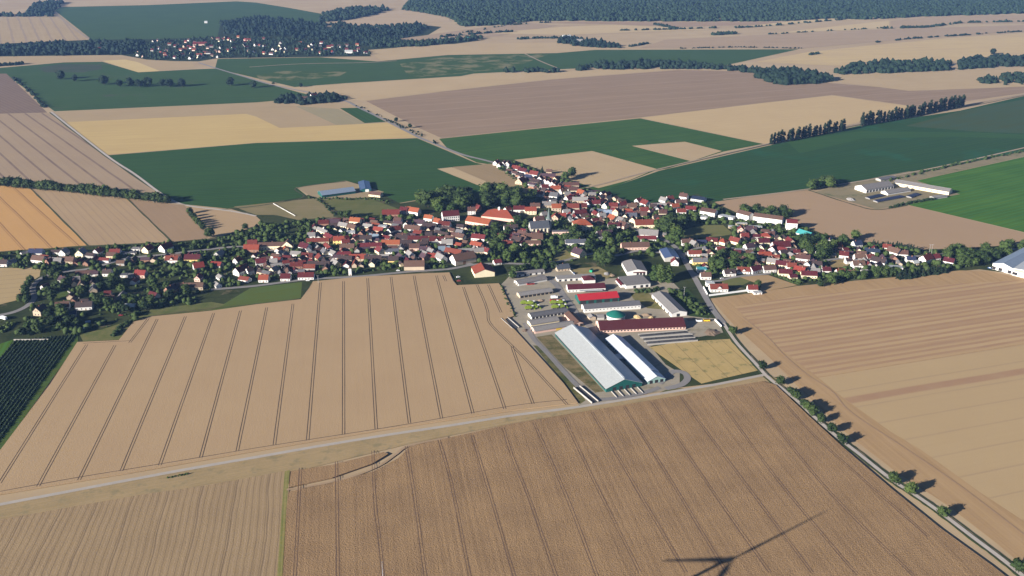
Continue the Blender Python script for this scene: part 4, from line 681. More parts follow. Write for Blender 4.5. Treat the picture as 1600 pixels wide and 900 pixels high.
for r_ in range(2):
    for i in range(8): panel(t, L, W, '-y', -L / 2 + (i + .5) * L / 8, 2.2 + r_ * 3.4, 1.2, 1.9)
for u in (-3, 0, 3): panel(t, L, W, '-x', u, 5.6, 1.1, 1.7); 
t = big('barn', 'big barn with white gable and long dark brown roof', 'barn', (712, 416), (744.5, 409.5), 15, 6, 5.4, 'B', 't', 'e')
L, W, h, rh = t_dims[t.name]
panel(t, L, W, '-y', -2, 2.2, 3.6, 4.2, 'gate', DOORW)
obj('white_gable', MB().add([(-L / 2 - .06, -W / 2 + .05, 0), (-L / 2 - .06, W / 2 - .05, 0), (-L / 2 - .06, W / 2 - .05, h - .3), (-L / 2 - .06, 0, h + rh - .3), (-L / 2 - .06, -W / 2 + .05, h - .3)], [(4, 3, 2, 1, 0)]).mesh('white_gable', WALL['w'][1]), t)
for u in (-3, 0, 3): obj('window', panel_me('window', 1, 1.3, GLASS), t, (-L / 2 - .12, u, 3), -math.pi / 2)
t = big('barn', 'tan brick barn with grey brown roof at the wheat edge', 'barn', (631.5, 423), (663, 422.5), 11, 5, 5, 'B', 't', 'e')
t = big('rectory', 'square orange roofed manor with beige walls', 'manor', (897, 361), (926, 360), 18, 7, 6, 'O', 'c', 'e', 'h', win=True, chim=True)
t = big('blue_hall', 'hall with a wide dark blue solar roof by the street', 'hall', (1038.5, 409.5), (1061, 409), 30, 5, 1.8, 'V', 'g', 'd')
for nm, lb, P0, P1, d, h_, rf, an in (('white apartment block with red gable, tallest by the tan field', 'a', (1228, 360), (1245, 361), 12, 10, 'R', 0), ('longest white apartment block with brown red roof', 'b', (1176, 347), (1221, 353), 12, 8, 'B', 0), ('middle white apartment block with brown roof', 'c', (1150, 341.5), (1169, 346.5), 12, 8, 'B', 0), ('left white apartment block with a brown roof and annex', 'd', (1093, 337), (1116, 341), 12, 7, 'B', 0)):
    t = big('apartment_block', nm, 'apartment block', P0, P1, d, h_, 3.0, rf, 'w', 'e')
    L, W, h, rh = t_dims[t.name]
    for r_ in range(int(h_ / 3)):
        for i in range(int(L / 3.5)): panel(t, L, W, '-y', -L / 2 + (i + .5) * L / int(L / 3.5), 1.7 + 2.9 * r_, 1.1, 1.2)
big('flat_annex', 'white flat annex below the left apartment block', 'annex', (1094, 343.5), (1105, 344.5), 8, 3.5, 0, 'L', 'w', 'e', 'f')
big('flat_annex', 'long low white building between the apartment blocks', 'annex', (1122, 340.5), (1145, 344.5), 9, 3.2, 0, 'L', 'w', 'e', 'f')
big('turquoise_house', 'white house with turquoise roof beside the tallest apartment block', 'house', (1243, 368.5), (1263, 375), 11, 4.5, 3.6, 'T', 'w', 'e', win=True)
big('blue_roof_hall', 'white walled hall with navy blue roof at the green field', 'hall', (1079, 314), (1099, 317), 14, 3.5, 2.4, 'N', 'w', 'e')
# solar barns behind the village
t = big('solar_barn', 'wide green walled barn under pale blue solar panels', 'barn', (503.5, 309.5), (556, 302.5), 22, 3.8, 3.4, 'U', 'e', 'e')
t = big('solar_barn', 'darker solar roofed barn with a green gable end', 'barn', (563, 300.5), (580, 299.5), (536, 289), 3.4, 2.0, 'V', 'e', 'd')
L, W, h, rh = t_dims[t.name]; panel(t, L, W, '-x', -2, 1.9, 5, 3.6, 'gate', PLASTER_W)
big('farm_house', 'small beige house beside the solar barns', 'house', (576, 307), (594, 309), 9, 3.5, 3, 'B', 'c', 'e', win=True)
# eastern farm
t = big('stable', 'grey roofed stable with a white gable on the eastern farm', 'stable', (1353, 302), (1396, 295), 22, 5, 4.2, 'G', 'w', 'e')
L, W, h, rh = t_dims[t.name]
for i in range(9): panel(t, L, W, '-y', -L / 2 + (i + .5) * L / 9, 2.2, L / 9 * .5, 3.2, 'window', DARK)
t = big('stable', 'very long low white stable on the eastern farm', 'stable', (1396, 290), (1482, 305), 16, 4.8, 3.0, 'G', 'c', 'e')
L, W, h, rh = t_dims[t.name]
for i in range(18): panel(t, L, W, '-y', -L / 2 + (i + .5) * L / 18, 2.6, L / 18 * .5, 1.1)
bb = big('arched_shed', 'round roofed grey shed with white end on the eastern farm', 'shed', (1387, 305.5), (1423, 299.5), 13, 2.6, 2.8, 'G', 'w', 'e')
for i, (P0, P1) in enumerate((((1371, 317), (1413, 309)), ((1359, 312), (1381, 307)), ((1424, 310), (1438, 305)))):
    t = big('silage_clamp', ['longest', 'leftmost', 'rightmost'][i] + ' black covered silage clamp on the eastern farm', 'silage clamp', P0, P1, 8, 1.6, .5, 'N', CONCD, 'e')
big('farm_shed', 'low dark shed at the back of the eastern farm', 'shed', (1376, 284), (1400, 280), 10, 3, 1, 'H', 'g', 'e')
big('farm_shed', 'low grey shed at the right corner of the eastern farm', 'shed', (1459, 312), (1480, 309), 8, 2.6, .8, 'G', 'g', 'e')
# factory at the right edge
fa = big('factory_hall', 'large factory hall with blue grey roof at the right edge', 'factory', (1549.5, 420.5), (1581, 429), 90, 7, 3.2, 'U', 'w', 'd')
L, W, h, rh = t_dims[fa.name]
for u in (-8, 2, 9): panel(fa, L, W, '-x', u, 2.2, 4, 3.6, 'gate', DARK)
fb = big('factory_hall', 'white factory wing with yellow upper band at right edge', 'factory', (1581.5, 430), (1650, 447), 60, 8, 2, 'L', 'w', 'd')
L, W, h, rh = t_dims[fb.name]
panel(fb, L, W, '-x', 0, 6.6, W * .96, 2.4, 'yellow_band', WALL['y'][1]); panel(fb, L, W, '-x', 20, 2.6, 5, 3.2, 'window', DARK)

# church: nave, apse gable, tower with spire
def church():
    c = at(842, 363); a = R(12); L, W, h, rh = 24, 12, 8, 7
    t = building('church', c, a, L, W, h, rh, 'S', 'g', 'g', win=False, chim=False)
    for i in range(5):
        MB().box(-L / 2 + 2.5 + i * 4.8, -W / 2 - .6, 3.2, .9, 1.2, 6.4, top=.8).obj('buttress', WALL['c'][1], t)
        if i < 4: panel(t, L, W, '-y', -L / 2 + 4.9 + i * 4.8, 4.6, 1.5, 4.4)
    panel(t, L, W, '-x', 0, 5.5, 2.4, 5.5); panel(t, L, W, '-x', -3.6, 4, 1.3, 3.5); panel(t, L, W, '-x', 3.6, 4, 1.3, 3.5)
    tw = MB().box(L / 2 + 1.5, 3.5, 8, 5.6, 5.6, 16).obj('tower', WALL['g'][1], t)
    x, y = L / 2 + 1.5, 3.5
    MB().lathe([(4.1, 16), (2.3, 18.6), (1.5, 22), (.12, 32)], 8, x, y).obj('spire', plain('copper_green', (.10, .13, .13), rough=.6), tw)
    for sx, sy, rz in ((0, -2.85, 0), (-2.85, 0, math.pi / 2)): obj('bell_opening', panel_me('bell_opening', 1.5, 2.6, DARK), tw, (x + sx, y + sy, 13.4), rz)
    tag(t, 'stone church with slate nave roof and slender pointed spire', 'church')
church()
# transformer tower
tt = empty('transformer_tower', at(547.5, 430))
MB().box(0, 0, 4.2, 3.2, 3.2, 8.4).obj('wall', WALL['w'][1], tt)
r_ = MB(); r_.lathe([(2.7, 8.4), (.05, 10.4)], 4); o = r_.obj('roof', ROOF['B'][1], tt); o.rotation_euler[2] = R(45)
obj('door', panel_me('door', 1.1, 2.0, DOORW), tt, (0, -1.62, 1.0)); obj('window', panel_me('window', .8, .8, GLASS), tt, (0, -1.62, 6.4))
tag(tt, 'slim white tower with brown cap at the wheat edge', 'transformer tower'); 
# green domed tank
tk = empty('storage_tank', at(962, 497.5))
MB().lathe([(0, 0), (9.2, 0), (9.2, 4.4), (9.0, 4.4), (0, 4.4)], 40).obj('wall', WALL['w'][1], tk)
MB().lathe([(9.5, 4.42), (7.2, 5.9), (4, 7.3), (1.4, 8.0), (0.02, 8.2)], 40).obj('dome', plain('green_membrane', (.012, .125, .10), rough=.6, var=.05), tk)
MB().lathe([(9.3, 3.9), (9.6, 3.9), (9.6, 4.4), (9.3, 4.4)], 40).obj('rim', METAL, tk)
tag(tk, 'round white tank under a green conical dome', 'tank'); FOOT.append((*at(962, 497.5)[:2], 0, 20, 20))
# silage clamps of the farm
for i, (P0, P1) in enumerate((((999, 526.5), (1076, 520)), ((1005, 532), (1084, 526)), ((1010, 537.5), (1088, 531)))):
    A, B = at(*P0), at(*P1); a = math.atan2(B.y - A.y, B.x - A.x); L = (B - A).length; c = (A + B) / 2
    t = empty('silage_clamp', c, a)
    for s in (-1, 1): MB().box(0, s * 3.6, .9, L, .5, 1.8).obj('wall', CONC, t)
    m = MB(); n = 22
    for k in range(n + 1):
        x = -L / 2 + .5 + k / n * (L - 1); hgt = (1.5 + random.random() * .7) * min(1, k / 2 + .2, (n - k) / 2 + .2)
        m.v += [(x, -3.3, .8 * min(1, hgt)), (x, 0, hgt), (x, 3.3, .8 * min(1, hgt))]
    for k in range(n):
        for j in (0, 1): m.f.append((k * 3 + j, k * 3 + 3 + j, k * 3 + 4 + j, k * 3 + 1 + j))
    m.obj('cover', TARP, t)
    tag(t, ['rearmost', 'middle', 'front'][i] + ' of three silage clamps beside the small wheat field', 'silage clamp', 'silage clamps of the big farm')
def trough(lb, P0, P1, wd, hh):
    A, B = at(*P0), at(*P1); a = math.atan2(B.y - A.y, B.x - A.x); L = (B - A).length; c = (A + B) / 2
    t = empty('bunker_silo', c, a)
    for s in (-1, 1): MB().box(0, s * wd / 2, hh / 2 + .2, L, .4, hh + .4).obj('wall', CONC, t)
    MB().box(0, 0, .4, L - .4, wd - .5, .5).obj('cover', TARP, t)
    tag(t, lb, 'silo')
trough('narrow bunker silo with black cover by the long barn', (901, 606), (930, 630), 6, 1.4)
trough('black covered trench between wheat and cattle sheds', (788, 498), (806, 514), 7, 1.2)


def near_road(p, m):
    for P, wd in ROADW:
        for a_, b_ in zip(P, P[1:]):
            d = b_ - a_; t = max(0, min(1, (p - a_).dot(d) / max(d.dot(d), 1e-9)))
            if (p - a_ - d * t).length < wd / 2 + m: return True
    return False

# smaller barns, sheds and lean-tos packed between the houses; neighbours nothing tells apart share a label
FILL = [([(480, 392), (490, 350), (560, 343), (640, 352), (650, 415), (540, 420), (480, 425)], 62, 'between the western farmsteads'), ([(640, 350), (720, 355), (770, 380), (760, 400), (700, 412), (650, 410)], 30, 'between houses left of the church'),
        ([(800, 362), (850, 366), (850, 384), (800, 384)], 8, 'beside the church'), ([(860, 318), (930, 300), (1000, 322), (1050, 320), (1045, 345), (960, 360), (890, 345)], 48, 'between houses right of the church'),
        ([(785, 262), (830, 272), (895, 296), (915, 310), (870, 312), (840, 300)], 20, 'along the northern street'), ([(400, 400), (470, 398), (480, 428), (400, 432)], 22, 'behind the village lane'),
        ([(1180, 385), (1260, 395), (1280, 425), (1210, 418)], 22, 'between the south eastern houses'), ([(60, 398), (260, 394), (320, 404), (200, 416), (80, 412)], 16, 'in the gardens near the orange field'), ([(1150, 356), (1200, 362), (1250, 385), (1215, 392), (1160, 384)], 14, 'in the gardens below the apartment blocks'), ([(1285, 384), (1400, 396), (1440, 412), (1350, 420), (1310, 400)], 16, 'between the easternmost houses'), ([(1080, 390), (1190, 396), (1205, 416), (1100, 420)], 12, 'in the gardens above the lower eastern lane'), ([(60, 455), (130, 430), (300, 440), (320, 460), (200, 485), (60, 495)], 12, 'in the wooded hamlet')]
for P, n, ph in FILL:
    xs = [p[0] for p in P]; ys = [p[1] for p in P]; k = 0; tr_ = 0; got = []
    while k < n and tr_ < 5000:
        tr_ += 1; x, y = random.uniform(min(xs), max(xs)), random.uniform(min(ys), max(ys))
        ins = False; j = len(P) - 1
        for i in range(len(P)):
            if (P[i][1] > y) != (P[j][1] > y) and x < (P[j][0] - P[i][0]) * (y - P[i][1]) / (P[j][1] - P[i][1]) + P[i][0]: ins = not ins
            j = i
        if not ins: continue
        c = at(x, y); L = random.uniform(6.5, 13); W = random.uniform(5, 7.5)
        bad = any(math.hypot(c.x - q[0], c.y - q[1]) < min(q[3], q[4]) * .5 + 4.6 or (abs((c.x - q[0]) * math.cos(q[2]) + (c.y - q[1]) * math.sin(q[2])) < q[3] / 2 + 4 and abs(-(c.x - q[0]) * math.sin(q[2]) + (c.y - q[1]) * math.cos(q[2])) < q[4] / 2 + 4) for q in FOOT)
        if bad or near_road(c, 5): continue
        near = min(FOOT, key=lambda q: math.hypot(c.x - q[0], c.y - q[1]))
        rf, wl = random.choice('KKBBPGHRD'), random.choice('wtgbc'); h = random.uniform(2.6, 3.6)
        t = building('outbuilding', c, near[2] + random.choice((0, math.pi / 2)), L, W, h, W * random.uniform(.28, .5), rf, wl, 'g', win=False, chim=False)
        sd_ = seen_sides(near[2], c)[0]; panel(t, L, W, '-y', 0, 1.05, 1.6, 2.0, 'door', DOORW)
        tag(t, f'little {WALL[wl][0]} outbuilding with {ROOF[rf][0]} roof {ph}', 'outbuilding', 'outbuildings ' + ph); k += 1

# ------------------------------------------------------------------ walls and fences
def wall_line(name, label, px, hgt, thick, mat, cat='wall'):
    P = [at(*p) for p in px]; m = MB()
    for p, q in zip(P, P[1:]):
        d = q - p; m.box((p.x + q.x) / 2, (p.y + q.y) / 2, hgt / 2, d.length + thick * .6, thick, hgt, math.atan2(d.y, d.x))
        m.box((p.x + q.x) / 2, (p.y + q.y) / 2, hgt + .05, d.length + thick * .5, thick + .14, .1, math.atan2(d.y, d.x))
    return tag(m.obj(name, mat), label, cat)
wall_line('garden_wall', 'long white garden wall along the right stubble field', [(1108, 463), (1140, 459), (1169, 455)], 2.0, .4, PLASTER_W)
wall_line('garden_wall', 'short white yard wall at the street bend', [(1099, 450), (1105, 461)], 2.0, .4, PLASTER_W)
wall_line('garden_wall', 'white wall beside the lane below the yellow skip', [(1117, 501), (1127, 511)], 1.8, .5, PLASTER_W)
wall_line('garden_wall', 'pale wall along the orchard top', [(22, 532.5), (77, 532)], 1.6, .4, CONC)
wall_line('garden_wall', 'pale wall in the hamlet garden', [(106, 456.5), (124, 467)], 1.6, .4, CONC)
def rail_fence(label, P0, P1, n):
    A, B = at(*P0), at(*P1); d = B - A; t = empty('paddock_fence', A, math.atan2(d.y, d.x)); L = d.length
    MB().box(L / 2, 0, 1.3, L, .12, .22).box(L / 2, 0, .75, L, .12, .22).obj('rails', PLASTER_W, t)
    pm = MB().box(0, 0, .75, .25, .25, 1.5).mesh('post', PLASTER_W)
    for i in range(n): obj('post', pm, t, (L * i / (n - 1), 0.0, 0))
    tag(t, label, 'fence')
rail_fence('white rail fence across the dry paddock', (427, 319), (461, 338), 16)
rail_fence('pale fence beside the waste plot', (889, 422), (905, 437), 10)

# ------------------------------------------------------------------ wind turbine (its upper blade tip enters the frame at the bottom)
def turbine():
    tip_sh = at(1290, 785); d = Vector((math.cos(SUN_AZ), math.sin(SUN_AZ), 0)); best = None
    for i in range(200, 1600):
        H = i * .1; p = at(596.8, 877.5, H); q = p + d * (H / math.tan(SUN_EL)); e = (Vector((q.x, q.y)) - Vector((tip_sh.x, tip_sh.y))).length
        if best is None or e < best[0]: best = (e, H, p)
    H, p = best[1], best[2]; bl = 29.0; hub = Vector((p.x, p.y, H - bl))
    ax = Vector((.98, .2, 0)).normalized(); u = Vector((-.2, .98, 0)).normalized()     # rotor axis, rotor plane
    base = hub - ax * 3.6
    t = empty('wind_turbine', (base.x, base.y, 0), math.atan2(ax.y, ax.x))
    hz = hub.z; white = plain('turbine_white', (.80, .81, .82), rough=.4, var=.02)
    MB().lathe([(2.0, 0), (1.1, hz - 1.2), (0.05, hz - 1.2)], 20).obj('tower', white, t)
    MB().box(-.6, 0, hz, 7.0, 2.4, 2.6, top=.85).obj('nacelle', white, t)
    m = MB(); m.tube((2.9, 0, hz), (3.9, 0, hz), 1.2, 1.05, 16); m.tube((3.9, 0, hz), (4.7, 0, hz), 1.05, .25, 16); m.obj('hub', white, t)
    prof = [(.6, .55, .55), (2.5, .6, .5), (5.5, 1.25, .36), (10, 1.05, .24), (18, .75, .14), (26, .48, .08), (28.7, .34, .05), (29, .15, .03)]
    for k in range(3):
        an = math.radians(120 * k); c_, s_ = math.cos(an), math.sin(an); m = MB(); n = 8
        for r_, ch, th_ in prof:
            for i in range(n):
                tt_ = 2 * math.pi * i / n; x = 3.6 + th_ * math.sin(tt_) + ch * math.cos(tt_) * .25; y0 = ch * math.cos(tt_)
                m.v.append((x, y0 * c_ + r_ * s_, hz - y0 * s_ + r_ * c_))
        for j in range(len(prof) - 1):
            for i in range(n): m.f.append((j * n + i, j * n + (i + 1) % n, (j + 1) * n + (i + 1) % n, (j + 1) * n + i))
        m.f.append(tuple(range((len(prof) - 1) * n, len(prof) * n)))
        m.obj('blade', white, t)
    tag(t, 'white wind turbine whose blade tip shows at the bottom edge', 'wind turbine')
turbine()

# ------------------------------------------------------------------ vehicles and machines
def wheels(t, pts, r, wd, mat=DARK):
    for x, y in pts:
        m = MB(); m.tube((x, y - wd / 2, r), (x, y + wd / 2, r), r, r, 12); m.tube((x, y - wd / 2 - .02, r), (x, y + wd / 2 + .02, r), r * .5, r * .5, 10); m.obj('wheel', mat, t)
LIME = plain('lime_paint', (.15, .205, .025), rough=.5, var=.06)
def harvester(px, py, a, label):
    t = empty('combine_harvester', at(px, py), a)
    m = MB(); m.box(-.4, 0, 2.5, 6.4, 3.0, 2.2, top=.94); m.box(-3.9, 0, 2.2, 1.6, 2.6, 1.5, top=.8); m.box(-.6, 0, 3.85, 3.6, 2.6, .6, top=.8); m.obj('body', LIME, t)
    m = MB(); m.box(3.3, 0, 3.0, 1.5, 1.9, 1.7, top=.9); m.obj('cab', GLASS, t)
    MB().box(3.3, 0, 3.95, 1.8, 2.1, .2).obj('cab_roof', PLASTER_W, t)
    m = MB(); m.box(4.3, 0, 1.5, 1.6, 1.4, .9); m.box(5.4, 0, .8, 1.1, 5.2, 1.0, top=.8); m.obj('header', LIME, t)
    MB().tube((-3, 1.7, 3.7), (1.4, 1.7, 3.4), .22, .22).obj('unloading_pipe', LIME, t)
    wheels(t, ((1.9, 1.5), (1.9, -1.5)), .95, .75); wheels(t, ((-2.9, 1.3), (-2.9, -1.3)), .62, .5)
    tag(t, label, 'combine harvester', 'lime green combine harvesters parked in the farm yard')
HV = [(820, 475.5, 'left machine, rear row of the left four'), (829, 476, 'right machine, rear row of the left four'), (827, 483.5, 'left machine, front row of the left four'), (836, 482, 'right machine, front row of the left four'),
      (866, 475, 'left machine, rear row of the right four'), (875.5, 474.5, 'right machine, rear row of the right four'), (868.5, 482, 'left machine, front row of the right four'), (878, 481, 'right machine, front row of the right four')]
for x, y, l in HV: harvester(x, y, R(8), 'lime green combine harvester, ' + l)
def trailer(name, label, px, py, a, col, L=6, W=2.4, h=1.5, cat='trailer'):
    t = empty(name, at(px, py), a); m = MB(); m.box(0, 0, 1.0 + h / 2, L, W, h); m.box(0, 0, .85, L * 1.02, W * .8, .25); m.box(L / 2 + .9, 0, .8, 1.8, .2, .2); m.obj('body', col, t)
    MB().box(0, 0, 1.0 + h + .04, L * .9, W * .82, .07).obj('load', DARK, t)
    wheels(t, ((-L * .3, W * .42), (-L * .3, -W * .42), (L * .3, W * .42), (L * .3, -W * .42)), .5, .35)
    tag(t, label, cat)
REDP = plain('red_paint', (.36, .035, .03), rough=.5); YELP = plain('yellow_enamel', (.75, .45, .03), rough=.5); GRNP = plain('green_enamel', (.02, .30, .16), rough=.5)
trailer('farm_trailer', 'red farm trailer behind the right group of harvesters', 864, 471, R(5), REDP)
trailer('farm_trailer', 'second red farm trailer nearer the yard drive', 872, 470.5, R(5), REDP, 5)
trailer('farm_trailer', 'dark red implement on the gravel between two sheds', 829, 445, R(12), REDP, 8, 2.6, .7)
trailer('skip', 'yellow skip by the lane corner', 1104, 502.5, R(3), YELP, 6, 2.6, 1.4, 'skip')
trailer('farm_trailer', 'white trailer left of the yellow skip', 1092, 503, R(3), PLASTER_W, 6, 2.5, 1.5)
trailer('farm_trailer', 'green trailer on the waste plot', 924, 425, R(70), GRNP, 6, 3, 2.2)
def lorry(label, px, py, a, cabcol, boxcol, L=7):
    t = empty('lorry', at(px, py), a)
    MB().box(L / 2 - .9, 0, 1.75, 1.8, 2.3, 2.2, top=.9).obj('cab', cabcol, t); MB().box(L / 2 - .85, 0, 2.2, 1.85, 2.0, .7).obj('windscreen', GLASS, t)
    MB().box(-.9, 0, 2.1, L - 2, 2.4, 2.4).obj('box_body', boxcol, t); MB().box(0, 0, .8, L * .95, 1.2, .3).obj('chassis', DARK, t)
    wheels(t, ((L * .35, 1), (L * .35, -1), (-L * .3, 1), (-L * .3, -1)), .48, .35); tag(t, label, 'lorry')
lorry('white lorry parked behind the right group of harvesters', 866, 466.5, R(10), PLASTER_W, PLASTER_W)
lorry('white lorry on the road at the left edge', 6, 499, R(150), PLASTER_W, PLASTER_W, 9)
def car(label, px, py, a, col, cat='car'):
    t = empty('parked_car', at(px, py), a); z = ZT
    m = MB(); m.box(0, 0, .68 + z, 4.2, 1.75, .62, top=.94); m.obj('body', col, t)
    MB().box(-.2, 0, 1.24 + z, 2.3, 1.5, .55, top=.78).obj('cabin', GLASS, t); MB().box(-.2, 0, 1.53 + z, 1.7, 1.2, .05).obj('roof', col, t)
    for q in ((1.3, .8), (1.3, -.8), (-1.3, .8), (-1.3, -.8)):
        mm = MB(); mm.tube((q[0], q[1] - .11, .33 + z), (q[0], q[1] + .11, .33 + z), .33, .33, 12); mm.obj('wheel', DARK, t)
    tag(t, label, cat)
BLUEP = plain('blue_paint', (.04, .12, .30), rough=.35); SILP = plain('silver_paint', (.5, .5, .52), rough=.35)
for a_ in (('blue car on the dark asphalt behind the garages', 897, 428, 80, BLUEP), ('white van at the wheat edge below the yellow house', 622, 424, 3, PLASTER_W), ('white car outside the dark red roofed lane house', 481, 439.5, 5, PLASTER_W),
           ('red car beside the hamlet hedge', 189, 494, 20, REDP), ('silver car on the street beside the blue solar hall', 1068, 404, 110, SILP), ('white car by the hall at the wheat corner', 716, 434, 20, PLASTER_W), ('red car by the hall at the wheat corner', 717, 440, 10, REDP),
           ('silver car on the lower eastern lane', 1128, 436, 20, SILP), ('white car on the northern street', 826, 277, 130, PLASTER_W), ('blue car beside the factory', 1546, 420, 140, BLUEP)):
    car(a_[0], a_[1], a_[2], R(a_[3]), a_[4])
cv = empty('caravan', at(130, 517), R(70)); MB().box(0, 0, 1.6, 5, 2.3, 2.2, top=.9).obj('body', PLASTER_W, cv); MB().box(0, -1.12, 1.9, 1.6, .12, .8).obj('window', GLASS, cv); wheels(cv, ((0, 1), (0, -1)), .4, .3); tag(cv, 'white caravan on the grass above the orchard', 'caravan')
gs_ = empty('garden_shed', at(138, 506), R(30)); MB().box(0, 0, 1.3, 4.5, 3.5, 2.6).obj('wall', BLUEP, gs_); m = MB(); m.box(0, 0, 2.7, 5, 4, .2); m.obj('roof', ROOF['U'][1], gs_); tag(gs_, 'small blue shed above the white caravan', 'shed')
def heap(name, label, px, py, r, h, mat, cat):
    p = at(px, py); m = MB(); n = 14; V = [(0, 0, h)]
    for k, (rr, zz) in enumerate(((.35, .78), (.7, .38), (1.0, 0))):
        for q in range(n):
            t = 6.2832 * q / n; j = random.uniform(.82, 1.15); V.append((r * rr * j * math.cos(t) * 1.3, r * rr * j * math.sin(t), h * zz * random.uniform(.8, 1.15)))
    Fs = [(0, 1 + q, 1 + (q + 1) % n) for q in range(n)]
    for k in range(2): Fs += [(1 + k * n + q, 1 + (k + 1) * n + q, 1 + (k + 1) * n + (q + 1) % n, 1 + k * n + (q + 1) % n) for q in range(n)]
    m.add(V, Fs); tag(m.obj(name, mat, None, (p.x, p.y, ZT), random.uniform(0, 6)), label, cat)
STR = plain('straw', (.42, .31, .16), var=.2); SOIL = plain('heaped_soil', (.17, .125, .09), var=.2); WOOD = plain('stacked_wood', (.26, .19, .13), var=.2); GREY = plain('heaped_gravel', (.27, .26, .25), var=.2)
for a_ in (('straw_heap', 'straw heap right of the green domed tank', 996, 496, 4, 2.2, STR, 'heap'), ('wood_pile', 'brown wood pile between domed tank and grey shed', 1010, 493, 4, 1.8, WOOD, 'pile'), ('straw_heap', 'small straw heap before the burgundy hall end', 1018, 497, 3, 1.8, STR, 'heap'),
           ('soil_heap', 'soil heap right of the burgundy hall', 1080, 499, 4, 1.6, SOIL, 'heap'), ('gravel_heap', 'gravel heap on the waste plot edge', 948, 428, 3.5, 1.6, GREY, 'heap'), ('wood_pile', 'pale wood pile by the workshop', 957, 431, 3, 1.5, WOOD, 'pile'),
           ('soil_heap', 'dark manure heap on the grass by the small wheat field', 1112, 520, 7, 1.6, SOIL, 'heap'), ('gravel_heap', 'grey heap at the front of the eastern farm', 1329, 312, 6, 2.4, GREY, 'heap'), ('soil_heap', 'brown heap left of the cattle sheds', 820, 517, 3, 1.2, SOIL, 'heap'), ('wood_pile', 'brown pallet pile behind the rear harvesters', 845, 470, 3, 1.3, WOOD, 'pile')):
    heap(*a_)
def pole(name, label, px, py, h, arm=1.2):
    t = empty(name, at(px, py)); MB().tube((0, 0, 0), (0, 0, h), .16, .1, 8).obj('pole', METAL, t); MB().box(0, 0, h - .3, arm * 2, .12, .14).obj('crossarm', METAL, t)
    m = MB()
    for s in (-1, 1): m.tube((s * arm * .9, 0, h - .2), (s * arm * .9, 0, h + .15), .07, .05, 6)
    m.obj('insulators', PLASTER_W, t); tag(t, label, 'utility pole')
for a_ in (('pole beside the dark red lane house', 497.5, 444, 10), ('tall pole in the overgrown plot', 1068.5, 465, 12), ('left pole of the pair behind eastern houses', 1451.5, 397, 12), ('right pole of the pair behind eastern houses', 1455, 397, 12), ('pole at the street by the yellow house', 219, 399, 9), ('pole in the eastern meadow', 1152, 367, 8)):
    pole('utility_pole', a_[0], a_[1], a_[2], a_[3])

# ------------------------------------------------------------------ the distant village: tiny houses, too small to show parts
def in_poly(x, y, P):
    c = False; j = len(P) - 1
    for i in range(len(P)):
        if (P[i][1] > y) != (P[j][1] > y) and x < (P[j][0] - P[i][0]) * (y - P[i][1]) / (P[j][1] - P[i][1]) + P[i][0]: c = not c
        j = i
    return c
def pt_box(P): return min(p[0] for p in P), max(p[0] for p in P), min(p[1] for p in P), max(p[1] for p in P)
def tiny(kind, wm, rm):
    k = ('tiny', kind, wm.name, rm.name)
    if k in CACHE: return CACHE[k]
    L, W, h, rh = kind; m = MB(); x, y = L / 2, W / 2
    m.add([(-x, -y, 0), (x, -y, 0), (x, y, 0), (-x, y, 0), (-x, -y, h), (x, -y, h), (x, y, h), (-x, y, h), (-x, 0, h + rh), (x, 0, h + rh)],
          [(0, 1, 5, 4), (2, 3, 7, 6), (1, 2, 6, 9, 5), (3, 0, 4, 8, 7)]); n = len(m.f)
    slab(m, [(-x - .3, -y - .4, h - .3), (x + .3, -y - .4, h - .3), (x + .3, 0, h + rh), (-x - .3, 0, h + rh)], .25)
    slab(m, [(x + .3, y + .4, h - .3), (-x - .3, y + .4, h - .3), (-x - .3, 0, h + rh), (x + .3, 0, h + rh)], .25)
    me = m.mesh('house', wm); me.materials.append(rm)
    for i, p in enumerate(me.polygons): p.material_index = 0 if i < n else 1
    CACHE[k] = me; return me
FARV = [([(197, 88), (240, 92), (300, 95), (345, 90), (345, 80), (230, 76), (215, 80)], 26, 'in the lower left of the distant village'),
        ([(235, 74), (345, 78), (350, 60), (300, 62), (240, 64)], 22, 'in the upper left of the distant village'),
        ([(350, 88), (470, 86), (480, 68), (400, 56), (350, 60)], 30, 'in the middle of the distant village'),
        ([(475, 84), (575, 84), (570, 72), (500, 66), (480, 66)], 20, 'in the right part of the distant village'),
        ([(100, 82), (170, 84), (185, 66), (150, 66)], 8, 'among trees left of the distant village')]
FARPTS = []
for P, n, ph in FARV:
    x0, x1, y0, y1 = pt_box(P); k = 0; tries = 0
    while k < n and tries < 4000:
        tries += 1; x, y = random.uniform(x0, x1), random.uniform(y0, y1)
        if not in_poly(x, y, P) or any(abs(x - a) < 4.2 and abs(y - b_) < 2.4 for a, b_ in FARPTS): continue
        FARPTS.append((x, y)); k += 1
        wl = random.choice('wwctpg'); rf = random.choice('RRRDDOBK'); kd = random.choice([(9, 8, 3, 4), (12, 8, 3, 4), (8, 7, 3, 4)])
        o = obj('house', tiny(kd, WALL[wl][1], ROOF[rf][1]), None, at(x, y), R(random.uniform(-40, 90)))
        tag(o, f'tiny {WALL[wl][0]} house with {ROOF[rf][0]} roof {ph}', 'house', 'houses of the distant village'); FOOT.append((o.location.x, o.location.y, 0, 10, 10))
